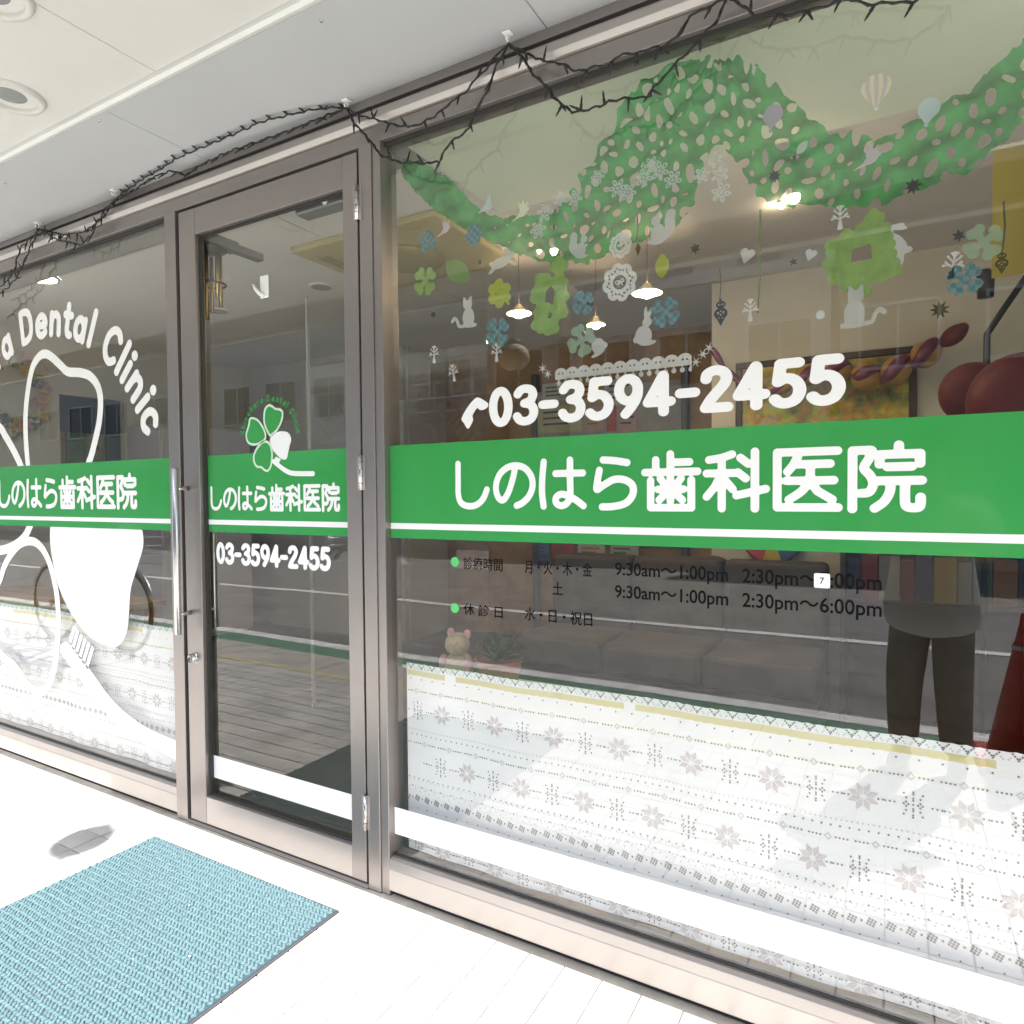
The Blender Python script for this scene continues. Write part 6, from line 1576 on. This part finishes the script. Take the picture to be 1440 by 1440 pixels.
# ================================================================ THE PERSON WITH THE CAMERA (mirrored in the right window)
def skin_mesh(name, verts, edges, m, parent, sub=2, root=0):
    me = bpy.data.meshes.new(name)
    me.from_pydata([v[:3] for v in verts], edges, [])
    o = bpy.data.objects.new(name, me)
    COL.objects.link(o)
    bm = bmesh.new(); bm.from_mesh(me)
    lay = bm.verts.layers.skin.verify()
    bm.verts.ensure_lookup_table()
    for i, v in enumerate(verts):
        r_ = v[3]
        bm.verts[i][lay].radius = r_ if isinstance(r_, tuple) else (r_, r_)
        bm.verts[i][lay].use_root = (i == root)
    bm.to_mesh(me); bm.free()
    sk = o.modifiers.new("skin", 'SKIN'); sk.use_smooth_shade = True
    ss = o.modifiers.new("sub", 'SUBSURF'); ss.levels = sub; ss.render_levels = sub
    me.materials.append(m)
    o.parent = parent
    return o
per = thing("person", "person in a white shirt and dark trousers photographing, mirrored in glass", "person")
per.location = (1.545, -1.90, 0.0)
per.scale = (0.95, 0.95, 0.90)
per.rotation_euler = (0, 0, R(12))
SKIN = mat("skin", (0.50, 0.32, 0.24), rough=0.5)
body_v = [(0, 0, 0.84, 0.11), (0, 0.01, 1.02, 0.10), (0, 0.0, 1.20, 0.115), (0, -0.01, 1.34, 0.075), (0, 0.0, 1.40, 0.05), (0, 0.035, 1.47, 0.068), (0, 0.045, 1.55, 0.085), (0, 0.03, 1.62, 0.05),
          (-0.16, -0.01, 1.29, 0.055), (-0.24, 0.06, 1.06, 0.040), (-0.07, 0.215, 1.19, 0.026), (-0.035, 0.245, 1.225, 0.030),
          (0.16, -0.01, 1.29, 0.055), (0.24, 0.06, 1.06, 0.040), (0.07, 0.215, 1.19, 0.026), (0.035, 0.245, 1.225, 0.030),
          (-0.09, 0, 0.80, 0.085), (-0.10, 0.05, 0.45, 0.055), (-0.11, -0.01, 0.09, 0.035), (-0.13, 0.11, 0.035, 0.032),
          (0.09, 0, 0.80, 0.085), (0.10, 0.05, 0.45, 0.055), (0.11, -0.01, 0.09, 0.035), (0.13, 0.11, 0.035, 0.032), (0, 0.12, 1.505, 0.016)]
body_e = [(0, 1), (1, 2), (2, 3), (3, 4), (4, 5), (5, 6), (6, 7), (2, 8), (8, 9), (9, 10), (10, 11), (2, 12), (12, 13), (13, 14), (14, 15), (0, 16), (16, 17), (17, 18), (18, 19), (0, 20), (20, 21), (21, 22), (22, 23), (5, 24)]
skin_mesh("body", body_v, body_e, SKIN, per)
for s in (-1, 1):
    fing = []
    for k in range(4):
        z = 1.255 - 0.019 * k
        fing.append(tube([(s * 0.045, 0.238, z - 0.01), (s * 0.062, 0.268, z), (s * 0.052, 0.294, z), (s * 0.030, 0.300, z - 0.002)], [0.0095, 0.009, 0.0085, 0.0065], 8))
    fing.append(tube([(s * 0.045, 0.225, 1.235), (s * 0.035, 0.222, 1.265), (s * 0.018, 0.226, 1.278)], [0.011, 0.0095, 0.007], 8))
    obj("hand", *join(fing), mat=SKIN, parent=per, smooth=True)
SHIRT = thin("white_shirt_cotton", (0.92, 0.91, 0.90), 0.3, 0.0, 0.06, 14)
TROU = mat("dark_trousers", (0.36, 0.33, 0.30), rough=0.9, noise=0.2, nscale=10, bump=0.4, bscale=20)
shirt_v = [(0, 0.0, 0.64, (0.25, 0.20)), (0, 0.0, 0.86, (0.215, 0.185)), (0, 0.0, 1.06, (0.175, 0.13)), (0, -0.005, 1.22, (0.175, 0.125)), (0, -0.01, 1.345, (0.08, 0.075)),
           (-0.165, -0.01, 1.285, 0.075), (-0.225, 0.035, 1.14, 0.066), (-0.235, 0.06, 1.075, 0.060), (0.165, -0.01, 1.285, 0.075), (0.225, 0.035, 1.14, 0.066), (0.235, 0.06, 1.075, 0.060)]
skin_mesh("shirt", shirt_v, [(0, 1), (1, 2), (2, 3), (3, 4), (3, 5), (5, 6), (6, 7), (3, 8), (8, 9), (9, 10)], SHIRT, per)
tr_v = [(0, 0, 0.86, (0.14, 0.10)), (-0.085, -0.02, 0.74, 0.100), (-0.10, 0.05, 0.45, 0.085), (-0.11, -0.005, 0.075, 0.068), (0.085, -0.02, 0.74, 0.100), (0.10, 0.05, 0.45, 0.085), (0.11, -0.005, 0.075, 0.068)]
skin_mesh("trousers", tr_v, [(0, 1), (1, 2), (2, 3), (0, 4), (4, 5), (5, 6)], TROU, per)
skin_mesh("hair", [(0, -0.01, 1.60, 0.088), (0, -0.035, 1.54, 0.080), (0, 0.045, 1.635, 0.062)], [(0, 1), (0, 2)], mat("dark_hair", (0.015, 0.012, 0.01), rough=0.5, bump=0.6, bscale=90), per)
for s in (-1, 1):
    skin_mesh("shoe", [(s * 0.11, -0.05, 0.045, 0.042), (s * 0.12, 0.05, 0.042, 0.044), (s * 0.13, 0.15, 0.03, 0.030)], [(0, 1), (1, 2)], RUB, per)
    obj("eye", *ellipsoid((s * 0.032, 0.122, 1.548), 0.010, 0.006, 0.006, 10, 8), mat=RUB, parent=per)
    obj("ear", *ellipsoid((s * 0.087, 0.03, 1.53), 0.012, 0.018, 0.03, 10, 8), mat=SKIN, parent=per, smooth=True)
obj("mouth", *ellipsoid((0, 0.108, 1.462), 0.024, 0.008, 0.006, 12, 6), mat=mat("lips", (0.35, 0.13, 0.11), rough=0.5), parent=per, smooth=True)
# the camera in the person's hands, just behind the viewpoint
kc = thing("camera_body", "black camera with strap held by the person in white shirt", "camera")
kc.location = (1.415, -1.675, 1.235)
kc.rotation_euler = (0, 0, R(29))
bev(obj("case", *box(-0.065, 0.065, -0.05, 0.0, -0.045, 0.045), mat=RUB, parent=kc), 0.008, 3)
obj("prism_hump", *box(-0.025, 0.025, -0.045, -0.005, 0.046, 0.062), mat=RUB, parent=kc)
obj("strap", *tube([(-0.06, -0.03, 0.03), (-0.065, 0.005, -0.05), (-0.05, 0.02, -0.15), (0.0, 0.025, -0.20), (0.05, 0.02, -0.15), (0.065, 0.005, -0.05), (0.06, -0.03, 0.03)], 0.009, 6), mat=RUB, parent=kc, smooth=True)
